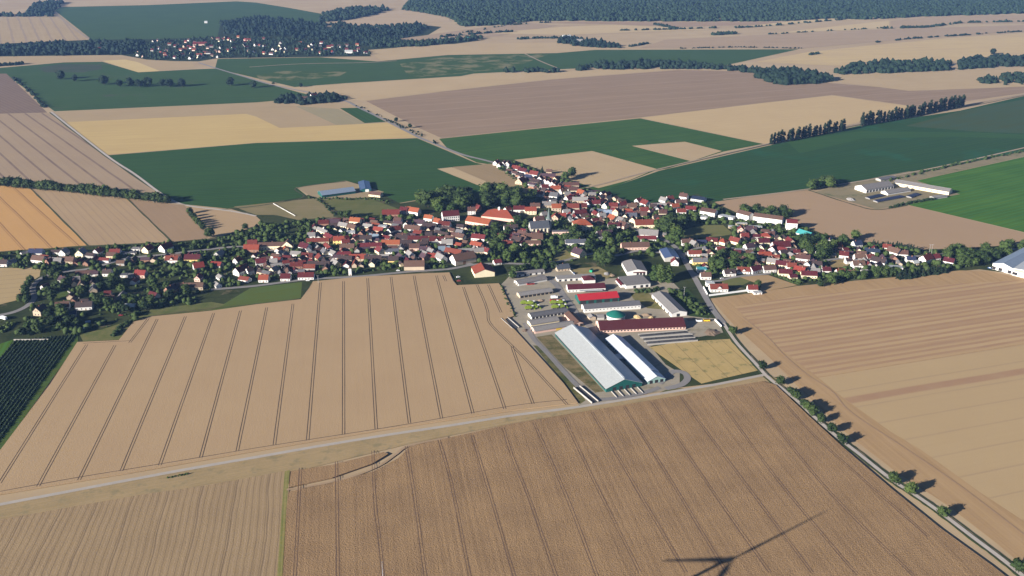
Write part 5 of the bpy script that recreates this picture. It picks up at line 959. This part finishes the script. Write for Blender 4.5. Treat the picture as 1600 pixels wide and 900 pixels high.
for x, y, L, W, a, h, wl, rf, lb in ((322, 36, 10, 8, 10, 4, 'w', 'L', 'white house at the edge of the far green field'), (476, 157, 16, 9, 15, 5, 'w', 'B', 'left white house in the copse by the road'), (490, 153.5, 13, 9, 40, 6, 'w', 'D', 'right white house in the copse by the road'),
                           (885, 60, 26, 12, 10, 6, 'w', 'L', 'white farm building in the far copse'), (905, 66, 22, 11, -10, 5, 'w', 'G', 'grey roofed farm building in the far copse'), (545, 83, 22, 9, 5, 5, 'w', 'L', 'large white hall at the right end of the distant village'), 
                           (730, 62, 12, 9, 10, 4, 'w', 'T', 'house with turquoise roof in the far tree belt'), (313, 71, 40, 14, 8, 5, 'p', 'R', 'long red roofed building in the distant village')):
    tag(building('house', at(x, y), R(a), L, W, h, W * .4, rf, wl, 'g', win=False, chim=False), lb, 'house')

# ------------------------------------------------------------------ vegetation
LEAF = leaf_mat('leaves', (.009, .021, .006), (.042, .066, .016))
LEAF_L = leaf_mat('light_leaves', (.022, .044, .010), (.058, .085, .02))
LEAF_D = leaf_mat('needles', (.006, .015, .008), (.017, .031, .014))
LEAF_F = leaf_mat('far_leaves', (.005, .014, .009), (.016, .032, .015))
ICO = {}
for s_ in (1, 2):
    bm = bmesh.new(); bmesh.ops.create_icosphere(bm, subdivisions=s_, radius=1.0)
    ICO[s_] = (np.array([v.co[:] for v in bm.verts]), np.array([[v.index for v in f.verts] for f in bm.faces])); bm.free()
def np_mesh(name, V, T, mat):
    me = bpy.data.meshes.new(name); V = np.asarray(V, np.float32); T = np.asarray(T, np.int32)
    me.vertices.add(len(V)); me.vertices.foreach_set('co', V.ravel()); k = T.shape[1]
    me.loops.add(T.size); me.loops.foreach_set('vertex_index', T.ravel())
    me.polygons.add(len(T)); me.polygons.foreach_set('loop_start', np.arange(0, T.size, k, dtype=np.int32)); me.polygons.foreach_set('loop_total', np.full(len(T), k, np.int32))
    me.update(calc_edges=True); me.materials.append(mat); return me
def crown_me(seed, shape, mat):
    """unit crown, 1 m high: ragged clumps of leaf faces spread through the volume"""
    g = np.random.default_rng(seed); VV = []; TT = []; n0 = 0
    iv, it = ICO[1]
    if shape == 'round': cl = 30; rad = .20
    elif shape == 'poplar': cl = 36; rad = .095
    elif shape == 'conifer': cl = 34; rad = .10
    else: cl = 14; rad = .26
    C = []
    for i in range(cl):
        if shape == 'poplar':
            z = g.uniform(.06, .97); r = .13 * math.sin(math.pi * min(1, z * .9 + .12)) ** .6; t = g.uniform(0, 6.28); C.append((r * .7 * math.cos(t), r * .7 * math.sin(t), z, rad * (1.15 - .5 * z)))
        elif shape == 'conifer':
            z = g.uniform(.02, .95) ** 1.2; r = .24 * (1 - z); t = g.uniform(0, 6.28); C.append((r * .8 * math.cos(t), r * .8 * math.sin(t), z, .03 + rad * (1 - z)))
        else:
            d = g.normal(size=3); d /= np.linalg.norm(d); k = g.uniform(.35, 1) ** .5
            e = (.36, .36, .36) if shape == 'round' else (.5, .5, .32)
            C.append((d[0] * e[0] * k, d[1] * e[1] * k, .54 + d[2] * e[2] * k, rad * g.uniform(.7, 1.25)))
    for x, y, z, r in C:
        v = iv * (1 + g.uniform(-.28, .28, (len(iv), 1))) * r; v[:, 2] *= .85
        VV.append(v + (x, y, z)); TT.append(it + n0); n0 += len(iv)
        m = 22                                      # loose leaf sprays around each clump
        d = g.normal(size=(m, 3)); d /= np.linalg.norm(d, axis=1)[:, None]
        c = np.array((x, y, z)) + d * r * g.uniform(.95, 1.45, (m, 1)); s = r * g.uniform(.2, .42, (m, 1))
        a = g.normal(size=(m, 3)); b_ = g.normal(size=(m, 3))
        VV.append(np.stack([c - a * s * .6, c + a * s * .6, c + b_ * s], 1).reshape(-1, 3)); TT.append(np.arange(m * 3).reshape(-1, 3) + n0); n0 += m * 3
    return np_mesh('crown', np.concatenate(VV), np.concatenate(TT), mat)
def trunk_me(shape):
    m = MB(); top = .55 if shape == 'round' else .8
    m.tube((0, 0, 0), (0, 0, top), .035, .014, 8)
    if shape == 'round':
        for k in range(4):
            t = k * 1.7; m.tube((0, 0, .2 + .05 * k), (.2 * math.cos(t), .2 * math.sin(t), .48 + .05 * k), .016, .006, 6)
    return m.mesh('trunk', BARK)
CROWN = {'round': [crown_me(i, 'round', LEAF) for i in range(7)], 'light': [crown_me(30 + i, 'round', LEAF_L) for i in range(4)],
         'poplar': [crown_me(50 + i, 'poplar', LEAF_D) for i in range(5)], 'willow': [crown_me(70 + i, 'poplar', LEAF_L) for i in range(3)], 'conifer': [crown_me(60 + i, 'conifer', LEAF_D) for i in range(5)],
         'bush': [crown_me(80 + i, 'bush', LEAF) for i in range(5)], 'far': [crown_me(90 + i, 'round', LEAF_F) for i in range(4)]}
TRUNK = {'round': trunk_me('round'), 'poplar': trunk_me('poplar')}
NT_ = 0
NAMES = {'round': ('broadleaf_tree', 'tree'), 'light': ('broadleaf_tree', 'tree'), 'far': ('broadleaf_tree', 'tree'), 'poplar': ('poplar_tree', 'poplar'), 'willow': ('columnar_tree', 'columnar tree'), 'conifer': ('spruce_tree', 'spruce'), 'bush': ('bush', 'bush')}
def tree(p, h, kind, label, group=None, wide=1.0):
    global NT_
    NT_ += 1; nm, cat = NAMES[kind]; rz = random.uniform(0, 6.28)
    me = random.choice(CROWN[kind]); wv = h * wide * random.uniform(.9, 1.12)
    if kind == 'bush':
        o = obj(nm, me, None, (p.x, p.y, -.12 * h), rz); o.scale = (wv, wv, h)
        return tag(o, label, cat, group)
    t = empty(nm, (p.x, p.y, 0), rz)
    tr = obj('trunk', TRUNK['round' if kind in ('round', 'light', 'far') else 'poplar'], t); tr.scale = (h, h, h)
    c = obj('crown', me, t, (0, 0, h * (.06 if kind != 'conifer' else .04))); c.scale = (wv, wv, h * .95)
    return tag(t, label, cat, group)
FA = np.array(FOOT)
def blocked(p, mrg):
    dx, dy = p.x - FA[:, 0], p.y - FA[:, 1]; c, s = np.cos(FA[:, 2]), np.sin(FA[:, 2])
    u = np.abs(dx * c + dy * s) - FA[:, 3] / 2; v = np.abs(-dx * s + dy * c) - FA[:, 4] / 2
    return bool(np.any((u < mrg) & (v < mrg)))
SEGS = []
for P, wd in ROADW:
    for a_, b_ in zip(P, P[1:]): SEGS.append((a_.x, a_.y, b_.x, b_.y, wd))
SG = np.array(SEGS)
def on_road(p, mrg):
    ax_, ay_ = SG[:, 0], SG[:, 1]; dx, dy = SG[:, 2] - ax_, SG[:, 3] - ay_
    t = np.clip(((p.x - ax_) * dx + (p.y - ay_) * dy) / (dx * dx + dy * dy + 1e-9), 0, 1)
    d = np.hypot(p.x - ax_ - t * dx, p.y - ay_ - t * dy)
    return bool(np.any(d < SG[:, 4] / 2 + mrg))
TREES = []
LAWNS = [px for nm, lb, px, mt in LAYERS if nm in ('meadow', 'dry_lawn')]
def scatter(P, n, dist, mrg=2.0):
    out = []; x0, x1, y0, y1 = pt_box(P); tries = 0
    while len(out) < n and tries < n * 120:
        tries += 1; x, y = random.uniform(x0, x1), random.uniform(y0, y1)
        if not in_poly(x, y, P): continue
        p = at(x, y)
        if blocked(p, mrg) or on_road(p, 1.5) or any(in_poly(x, y, q) for q in LAWNS): continue
        if any((p - q).length < dist for q in out) or any((p - q).length < dist * .8 for q in TREES[-500:]): continue
        out.append(p)
    TREES.extend(out); return out
def line_pts(px, n, jit=0.0):
    P = [at(*p) for p in px]; D = [0.0]
    for a_, b_ in zip(P, P[1:]): D.append(D[-1] + (b_ - a_).length)
    out = []
    for i in range(n):
        s = D[-1] * (i + .5) / n
        for k in range(len(P) - 1):
            if s <= D[k + 1] + 1e-6:
                q = P[k].lerp(P[k + 1], (s - D[k]) / (D[k + 1] - D[k])); break
        out.append(Vector((q.x + random.uniform(-jit, jit), q.y + random.uniform(-jit, jit), 0)))
    TREES.extend(out); return out

# trees one can point at
for i, (x, y, h) in enumerate([(1145, 522, 8.5), (1191, 577, 8), (1219, 601, 7.5), (1237, 617, 7.5), (1243, 623, 8), (1256, 637, 7.5), (1262, 642, 8), (1270, 649, 7.5), (1283, 660, 8), (1299, 676, 8), (1316, 692, 8), (1397, 755, 8), (1422, 772, 8.5), (1474, 808, 8), (1591, 893, 8.5)]):
    tree(at(x, y), h, 'light' if i == 12 else 'round', f'round tree on the right lane, {ordw(i + 1)} counted from the farm', 'trees along the right lane', 1.05)
for i, (x, y) in enumerate([(95, 124), (118, 127), (163, 132), (187, 135), (205, 135), (218, 136), (231, 135), (255, 135), (265, 136), (285, 135), (360, 134), (396, 137)]):
    tree(at(x, y), random.uniform(15, 21), 'far', f'tree standing in the dark green field, {ordw(i + 1)} from the left', 'trees scattered in the dark green field')
for i, (x, y, h) in enumerate([(297, 334, 8), (300, 339, 7), (303, 343, 8), (306, 347, 8), (309, 350, 7.5), (312, 353, 8), (315, 356, 7.5), (318, 359, 7), (328, 371, 12)]):
    tree(at(x, y), h, 'round', f'tree in the row between two stubble fields, {ordw(i + 1)} from the top', 'young trees between two stubble fields')
for x, y, h, kd, lb in ((945, 416, 20, 'round', 'largest tree beside the grey gabled workshop'), (935, 412, 15, 'round', 'broad tree left of the largest workshop tree'), (619, 190, 8, 'round', 'first small tree on the brown field by the road'), (641, 200, 8, 'round', 'second small tree on the brown field by the road'),
                        (1551, 85, 16, 'far', 'single round tree on the far yellow slope'), (303, 391, 9, 'round', 'round tree behind the yellow lane house'), (1336, 374, 11, 'light', 'bright round tree at the edge of the tan field'), (1317, 383, 13, 'round', 'dark round tree left of the bright one'), (1183, 449, 8, 'round', 'tree beside the small red roofed house on the stubble'),
                        (893, 277, 15, 'round', 'tall tree above the pale diamond plot'), (883, 282, 13, 'round', 'left tree above the pale diamond plot'), (847, 270, 12, 'conifer', 'dark conifer beside the pale diamond plot'), (865, 421, 9, 'round', 'tree before the tan and slate house'), (470, 136, 9, 'far', 'single tree at the curved pale band'),
                        (543, 341, 11, 'round', 'tree at the lower meadow corner'), (534, 340, 10, 'round', 'left tree at the lower meadow corner'), (427, 131, 5, 'bush', 'bush beside the distant road')):
    tree(at(x, y), h, kd, lb)
for i, p in enumerate(line_pts([(1201, 226), (1265, 214), (1320, 204)], 22, 2)):
    tree(p, random.uniform(17, 24), 'poplar', f'poplar in the left poplar row, {ordw(i + 1)} from the left', 'poplars beside the pale field', 1.05)
for i, p in enumerate(line_pts([(1344, 198), (1430, 182), (1506, 166)], 32, 2)):
    tree(p, random.uniform(20, 27), 'poplar', f'poplar in the right poplar row, {ordw(i + 1)} from the left', 'poplars beside the pale field', 1.05)
for i, p in enumerate(line_pts([(1020, 440), (1028, 440), (1036, 442), (1044, 441)], 7, 1.5)):
    tree(p, random.uniform(17, 21), 'willow', f'tall columnar tree below the blue solar hall, {ordw(i + 1)} from the left', 'columnar trees below the blue hall', 1.5)
for i, p in enumerate(line_pts([(1360, 384), (1400, 387), (1440, 397)], 18, 1.5)):
    tree(p, random.uniform(7, 10), 'conifer', 'spruce in the row between the tan field and eastern houses', 'spruce row behind the eastern houses', 1.1)
for i, p in enumerate(line_pts([(1405, 436), (1440, 431), (1475, 426)], 20, 2)):
    tree(p, random.uniform(8, 12), 'conifer', 'dark spruce in the screen along the right stubble field', 'spruce screen along the right stubble', 1.4)
# belts and gardens: neighbours nothing tells apart share a label
for p in line_pts([(-20, 289), (60, 296), (130, 303), (200, 311), (262, 319)], 46, 2.5):
    tree(p, random.uniform(10, 15), 'round', 'dark tree in the long belt above the orange field', 'trees of the long belt', 1.05)
BELTS = [
 ([(660, 332), (655, 318), (700, 306), (760, 302), (845, 306), (846, 322), (800, 326), (760, 326), (735, 322), (720, 338), (690, 338)], 46, 9, (13, 20), 'round', 'tall tree in the park wood above the orange halls', 'trees of the park wood'),
 ([(115, 440), (240, 440), (310, 456), (255, 482), (190, 490), (140, 478), (120, 462)], 24, 8, (7, 12), 'round', 'tree in the small wood right of the hamlet', 'trees of the wooded hamlet'),
 ([(60, 452), (100, 430), (120, 445), (100, 500), (150, 520), (25, 528), (35, 500), (65, 490)], 17, 8, (7, 11), 'round', 'tree around the hamlet at the left', 'trees around the left hamlet'),
 ([(30, 473), (44, 444), (70, 429), (90, 424), (82, 432), (52, 448), (42, 478)], 14, 5, (5, 8), 'round', 'tree lining the small tan field at the road bend', 'trees at the road bend'),
 ([(880, 350), (960, 365), (985, 375), (970, 395), (930, 410), (915, 392), (870, 372)], 17, 8, (8, 13), 'round', 'tree in the gardens below the church', 'trees below the church'),
 ([(765, 345), (830, 340), (830, 410), (770, 410)], 16, 8, (8, 13), 'round', 'tree between the largest hall and the church', 'trees left of the church'),
 ([(1030, 345), (1070, 345), (1060, 390), (1030, 375)], 12, 7, (10, 17), 'round', 'tree at the end of the eastern meadow', 'trees at the eastern meadow'),
 ([(1158, 338), (1165, 330), (1240, 338), (1218, 345)], 14, 6, (10, 14), 'round', 'tree in the belt behind the apartment blocks', 'trees behind the apartment blocks'),
 ([(1110, 405), (1195, 402), (1190, 418), (1115, 422)], 16, 7, (8, 12), 'round', 'tree in the gardens above the lower eastern lane', 'trees in the eastern gardens'),
 ([(1245, 375), (1300, 380), (1310, 410), (1275, 405), (1245, 392)], 18, 7, (9, 14), 'round', 'tree in the gardens right of the big red roof', 'trees in the south eastern gardens'),
 ([(1455, 408), (1500, 396), (1600, 382), (1640, 380), (1545, 412), (1510, 418)], 24, 8, (9, 15), 'round', 'tree in the grove left of the factory', 'trees left of the factory'),
 ([(1270, 452), (1320, 440), (1405, 432), (1395, 425), (1290, 435)], 16, 6, (6, 10), 'round', 'tree on the garden edge of the right stubble', 'trees along the right stubble'),
 ([(1260, 294), (1300, 283), (1308, 290), (1275, 301)], 9, 6, (10, 15), 'round', 'tree in the clump left of the eastern farm', 'trees at the eastern farm'),
 ([(790, 428), (850, 416), (858, 423), (800, 436)], 9, 6, (7, 10), 'round', 'tree in the row above the low grey sheds', 'trees above the low sheds'),
 ([(395, 350), (470, 345), (500, 350), (480, 370), (400, 380), (340, 385)], 16, 7, (5, 8.5), 'round', 'tree in the gardens below the dry paddock', 'trees below the paddock'),
]
for P, n, dist, hr, kd, lb, gp in BELTS:
    for p in scatter(P, n, dist):
        tree(p, random.uniform(*hr), 'light' if random.random() < .28 else kd, lb, gp, 1.05)
# ground level greenery of the gardens: far too many plants to count
def blob_mesh(name, pts, mat, lo, hi, flat=.85, sub=1):
    iv, it = ICO[sub]; n = len(pts); k = len(iv)
    S = rng.uniform(lo, hi, n); V = iv[None] * (1 + rng.uniform(-.3, .3, (n, k, 1))) * (S[:, None, None] * .5)
    V[:, :, 2] *= flat * rng.uniform(.8, 1.5, (n, 1)); V = V + np.array([(p.x, p.y, 0) for p in pts])[:, None, :]
    V[:, :, 2] += (S * .28)[:, None]
    T = it[None] + (np.arange(n) * k)[:, None, None]
    # loose twigs
    m = 14; d = rng.normal(size=(n, m, 3)); d /= np.linalg.norm(d, axis=2)[:, :, None]; d[:, :, 2] = np.abs(d[:, :, 2])
    c = np.array([(p.x, p.y, 0) for p in pts])[:, None, :] + d * (S * .58)[:, None, None]; s = (S * .13)[:, None, None]
    a_, b_ = rng.normal(size=(n, m, 3)), rng.normal(size=(n, m, 3))
    V2 = np.stack([c - a_ * s, c + a_ * s, c + b_ * s], 2).reshape(-1, 3); V1 = V.reshape(-1, 3)
    T2 = np.arange(len(V2)).reshape(-1, 3) + len(V1)
    return np_mesh(name, np.concatenate([V1, V2]), np.concatenate([T.reshape(-1, 3), T2]), mat)
VILL = [[(0, 398), (137, 388), (268, 381), (325, 376), (400, 352), (470, 346), (530, 342), (612, 338), (650, 330), (650, 345), (700, 420), (640, 421), (480, 433), (330, 452), (300, 440), (100, 425), (0, 418)],
        [(60, 455), (100, 430), (310, 450), (330, 480), (235, 492), (160, 528), (25, 528), (30, 505)],
        [(650, 345), (700, 350), (780, 355), (860, 330), (960, 345), (1000, 325), (1090, 308), (1130, 330), (1240, 352), (1310, 376), (1440, 394), (1560, 392), (1510, 418), (1400, 430), (1245, 443), (1215, 424), (1150, 430), (1090, 430), (1060, 405), (960, 396), (900, 408), (790, 412), (700, 410)],
        [(770, 258), (800, 253), (890, 286), (940, 304), (965, 335), (900, 330), (845, 310)]]
LAWNS = [px for nm, lb, px, mt in LAYERS if nm in ('meadow', 'dry_lawn', 'paddock', 'rough_grass')]
pts = []
for P, n in zip(VILL, (900, 200, 1700, 170)):
    x0, x1, y0, y1 = pt_box(P); k = 0; t_ = 0
    while k < n and t_ < n * 60:
        t_ += 1; x, y = random.uniform(x0, x1), random.uniform(y0, y1)
        if not in_poly(x, y, P): continue
        p = at(x, y)
        if blocked(p, 1.2) or on_road(p, 1.0): continue
        if any(in_poly(x, y, q) for q in LAWNS): continue
        if (1055 < x < 1146 and 351 < y < 378) or (1292 < x < 1332 and 402 < y < 419): continue
        pts.append(p); k += 1
random.shuffle(pts); cut = len(pts) // 5
tag(obj('garden_shrubbery', blob_mesh('garden_shrubbery', pts[:cut], LEAF_L, 1.6, 4.2)), 'light green shrubs and vegetable plots between the village houses', 'shrubs', kind='stuff')
tag(obj('garden_shrubbery', blob_mesh('garden_shrubbery', pts[cut:], LEAF, 2.5, 8.0)), 'dark green shrubs and small trees between the village houses', 'shrubs', kind='stuff')
# hedges and scrub lines that read as one strip
def ragged(px, n, wd):
    Q = line_pts(px, n * 14, 0); out = []; i = 0
    while i < len(Q):
        run = random.randint(6, 40)
        for q in Q[i:i + run]:
            if random.random() < .22: out.append(Vector((q.x + random.uniform(-wd, wd), q.y + random.uniform(-wd, wd), 0)))
        i += run + random.choice((0, 4, 10, 26))
    return out
def hedge(label, px, wd, n, lo, hi, mat=LEAF, name='hedgerow'):
    return tag(obj(name, blob_mesh(name, line_pts(px, n, wd) if mat is not LEAF_F else ragged(px, n, wd), mat, lo, hi)), label, 'hedge', kind=('stuff' if mat is LEAF_F else None))
hedge('low scrub on the lane bank at the lower left', [(262, 747), (278, 744), (296, 741)], .8, 16, 1, 2.0, name='scrub')
hedge('dark hedge on the rough bank above the wheat corner', [(176, 526), (188, 514), (202, 503)], 2.5, 40, 2.5, 4.5)
hedge('scrub strip along the track right of the eastern farm', [(1380, 284), (1440, 270), (1520, 252), (1600, 237)], 4, 60, 2.5, 6)
hedge('scrub at the front of the eastern farm', [(1390, 325), (1430, 316), (1462, 311)], 2, 60, 2, 5)
hedge('thin hedge between farm yard and wheat field', [(782, 447), (795, 478), (804, 495)], 1.5, 40, 1.5, 3)
hedge('hedge between paddock and meadow', [(498, 312), (512, 326), (524, 336)], 2, 26, 2, 4)
hedge('scrub around the solar barns', [(480, 309), (500, 311), (592, 312), (612, 318)], 3, 36, 2.5, 5)
hedge('bushes along the left green field edge', [(20, 122), (45, 142), (70, 168)], 3, 30, 4, 8, LEAF_F)
hedge('dark hedge below the narrow beige strip at far left', [(-20, 104), (20, 102), (36, 100)], 6, 30, 6, 12, LEAF_F)
hedge('hedge between the tan plots and eastern houses', [(1205, 428), (1235, 440), (1250, 445)], 1.5, 40, 2, 3.5)
hedge('bushes beside the road in the middle distance', [(560, 166), (600, 185), (700, 232)], 6, 30, 2, 4.5, LEAF_F)
hedge('overgrown bushes right of the long pale shed', [(1050, 455), (1075, 470), (1098, 492)], 7, 60, 2.5, 6)
hedge('bushes in front of the flat grey hall', [(996, 456), (1010, 457), (1030, 452)], 3, 26, 3, 5.5)
hedge('green weeds in the left field corner by the road', [(0, 520), (10, 512), (18, 506)], 4, 40, 2, 4, LEAF_L)
# orchard: every row a thing
n_row = 16
for i in range(n_row):
    f_ = i / (n_row - 1)
    A = at(26 + 92 * f_, 532.5 - 9 * f_); d = at(0, 757) - at(136, 540); d.normalize(); d = at(0, 706) - at(121, 536); Ln = d.length * 1.25; d.normalize()
    m = int(Ln / 1.9); pts = [A + d * (1 + k * 1.9) + Vector((random.uniform(-.15, .15), random.uniform(-.15, .15), 0)) for k in range(m)]
    o = tag(obj('orchard_row', blob_mesh('orchard_row', pts, LEAF_D, 1.7, 2.3, flat=1.15)), f'trimmed orchard row at the left edge, {ordw(i + 1)} from the left', 'orchard row', 'orchard rows')
# far copses, belts and the forest: read as one mass each
def wood(label, P, n, lo, hi, name='far_wood'):
    pts = []; x0, x1, y0, y1 = pt_box(P)
    t_ = 0
    A = [at(x, y) for x, y in P]; X = [p.x for p in A]; Y = [p.y for p in A]; PP = [(p.x, p.y) for p in A]
    while len(pts) < n and t_ < n * 40:
        t_ += 1; x, y = random.uniform(min(X), max(X)), random.uniform(min(Y), max(Y))
        if not in_poly(x, y, PP): continue
        p = Vector((x, y, 0))
        if blocked(p, 3): continue
        pts.append(p)
    tag(obj(name, blob_mesh(name, pts, LEAF_F, lo, hi, flat=1.15)), label, 'wood', kind='stuff')
wood('blue green forest along the top edge of the view', [(628, 16), (640, 4), (700, -6), (860, -12), (1640, -14), (1640, 20), (1450, 26), (1350, 31), (1300, 29), (1230, 33), (1120, 34), (900, 33), (830, 33), (790, 39), (720, 42), (700, 27), (640, 17)], 17000, 10, 18, 'forest')
wood('dark wood around the distant village', [(350, 58), (345, 36), (400, 27), (470, 33), (520, 38), (600, 42), (650, 38), (668, 44), (640, 58), (600, 68), (575, 72), (540, 66), (480, 63), (420, 57), (350, 55)], 950, 8, 15)
wood('tree belt running right from the distant village', [(580, 74), (600, 64), (660, 66), (740, 58), (760, 62), (720, 66), (660, 73)], 220, 8, 15)
wood('dark grove between the distant village and the left edge', [(-20, 88), (-20, 74), (60, 70), (180, 66), (225, 66), (225, 76), (200, 85), (100, 87)], 420, 9, 17)
wood('garden trees among the houses of the distant village', [(195, 88), (240, 94), (340, 92), (580, 86), (560, 72), (480, 62), (350, 58), (240, 64)], 700, 4, 10)
wood('dark wood at the top left corner', [(40, 24), (55, 8), (100, 3), (96, 10), (85, 18), (60, 25)], 220, 12, 20)
wood('hedge line at the top left edge', [(-20, 27), (-20, 23), (60, 22), (84, 20), (84, 26)], 110, 8, 14)
wood('long wood on the far ridge left of the forest', [(500, 34), (505, 22), (560, 13), (612, 15), (580, 24), (530, 34)], 300, 10, 18)
wood('tree belt in the valley beyond the harrowed field', [(790, 113), (830, 110), (880, 112), (930, 102), (1000, 98), (1060, 98), (1110, 102), (1200, 112), (1200, 117), (1110, 108), (1040, 108), (930, 109), (860, 114)], 420, 7, 14)
wood('rounded copse below the right tree belt', [(1182, 122), (1195, 112), (1240, 112), (1305, 126), (1270, 132), (1215, 133)], 320, 10, 18)
wood('tree belt left of the right hand copse', [(1282, 118), (1310, 113), (1335, 102), (1380, 99), (1440, 97), (1490, 101), (1480, 110), (1400, 114), (1310, 117)], 330, 9, 16)
wood('tree belt at the right edge of the middle distance', [(1490, 102), (1520, 92), (1560, 90), (1640, 93), (1640, 103), (1560, 105), (1500, 109)], 240, 9, 16)
wood('small copse around the far white farm', [(872, 68), (884, 57), (910, 62), (965, 70), (970, 75), (920, 75)], 150, 8, 14)
wood('copse around the two white roadside houses', [(430, 161), (440, 154), (520, 148), (545, 156), (520, 160), (470, 164)], 130, 7, 13)
wood('scrubby hollow at the right edge', [(1512, 129), (1540, 122), (1600, 115), (1640, 118), (1640, 134), (1560, 133)], 120, 6, 13)
for lb, px, n, lo, hi in (('hedge dotted across the far beige fields', [(970, 48), (1060, 46), (1120, 44)], 34, 5, 10), ('hedge cluster on the far beige slope', [(1020, 38), (1056, 45)], 26, 6, 11), ('pair of thickets on the far beige plain', [(1114, 55), (1150, 53)], 24, 8, 13), ('long hedge before the rising far field', [(1150, 44), (1200, 41), (1280, 34), (1350, 28)], 46, 6, 11),
                         ('hedge below the upper right fields', [(1380, 45), (1450, 43), (1500, 36), (1600, 34)], 50, 6, 12), ('thin hedge across the upper right slope', [(1200, 54), (1300, 48), (1380, 44)], 22, 4, 8), ('dark hedge above the yellow slope', [(1365, 67), (1420, 61), (1480, 57), (1600, 49)], 46, 4, 9), ('hedge along the top right field', [(1455, 22), (1520, 22), (1600, 20)], 34, 6, 11),
                         ('small thicket on the yellow slope', [(1263, 86), (1280, 84)], 12, 5, 9), ('hedge above the far green field', [(1062, 76), (1150, 74), (1260, 76)], 40, 3, 6), ('small thicket in the far beige field', [(984, 73), (1012, 68)], 14, 5, 9), ('tree line at the far white farm', [(800, 62), (840, 60), (880, 60)], 24, 6, 11),
                         ('hedge along the far valley left of the farm', [(690, 58), (760, 52), (800, 50)], 30, 6, 11), ('hedge beside the far pale slope', [(700, 56), (790, 40), (860, 35)], 20, 5, 9)):
    hedge(lb, px, 5, n, lo, hi, LEAF_F)
# long gentle tone changes of the far slopes
for nm, lb, px, c1, c2 in (('stubble_field', 'yellow tinted far slope at the upper right', [(1180, 97), (1260, 82), (1350, 72), (1480, 60), (1640, 49), (1640, 88), (1500, 95), (1330, 104)], (.46, .345, .20), (.38, .28, .19)),
                   ('stubble_field', 'brownish far field above the yellow slope', [(1040, 62), (1160, 56), (1380, 46), (1640, 38), (1640, 46), (1480, 56), (1360, 66), (1255, 76), (1130, 75), (1000, 75)], (.34, .25, .19), (.29, .21, .16)),
                   ('stubble_field', 'reddish brown far field below the forest', [(850, 36), (900, 34), (1120, 35), (1230, 34), (1200, 38), (1060, 42), (960, 38)], (.30, .21, .165), (.27, .19, .15)),
                   ('stubble_field', 'bright far field before the forest', [(1150, 43), (1230, 34), (1340, 25), (1350, 30), (1280, 34), (1200, 41)], (.47, .36, .24), (.42, .32, .21)),
                   ('stubble_field', 'bright far strip at the right', [(1200, 53), (1390, 32), (1390, 44), (1300, 48)], (.46, .35, .235), (.41, .31, .20)),
                   ('stubble_field', 'brown far field at the upper right corner', [(1392, 44), (1392, 33), (1450, 27), (1640, 22), (1640, 36), (1500, 37)], (.35, .255, .19), (.30, .22, .165)),
                   ('stubble_field', 'hillside stubble between the far woods', [(500, 42), (560, 30), (625, 16), (640, 17), (700, 27), (705, 34), (640, 36), (600, 44)], (.40, .30, .22), (.34, .25, .185)),
                   ('stubble_field', 'brownish far field left of the far farm', [(610, 62), (660, 56), (760, 42), (830, 36), (870, 40), (780, 56), (680, 64)], (.33, .24, .185), (.28, .205, .16)),
                   ('stubble_field', 'pale far slope in the middle of the upper fields', [(760, 52), (880, 42), (960, 39), (1120, 46), (1000, 50), (880, 55)], (.45, .34, .23), (.40, .30, .20))):
    zl += .006
    patch(nm, lb, px, field_mat('far_tone', c1, c2, ang=a_far, sx=25, streak=.7, patch=160), zl)
if HAZE: haze()
print('objects', len(bpy.data.objects), 'trees', NT_)
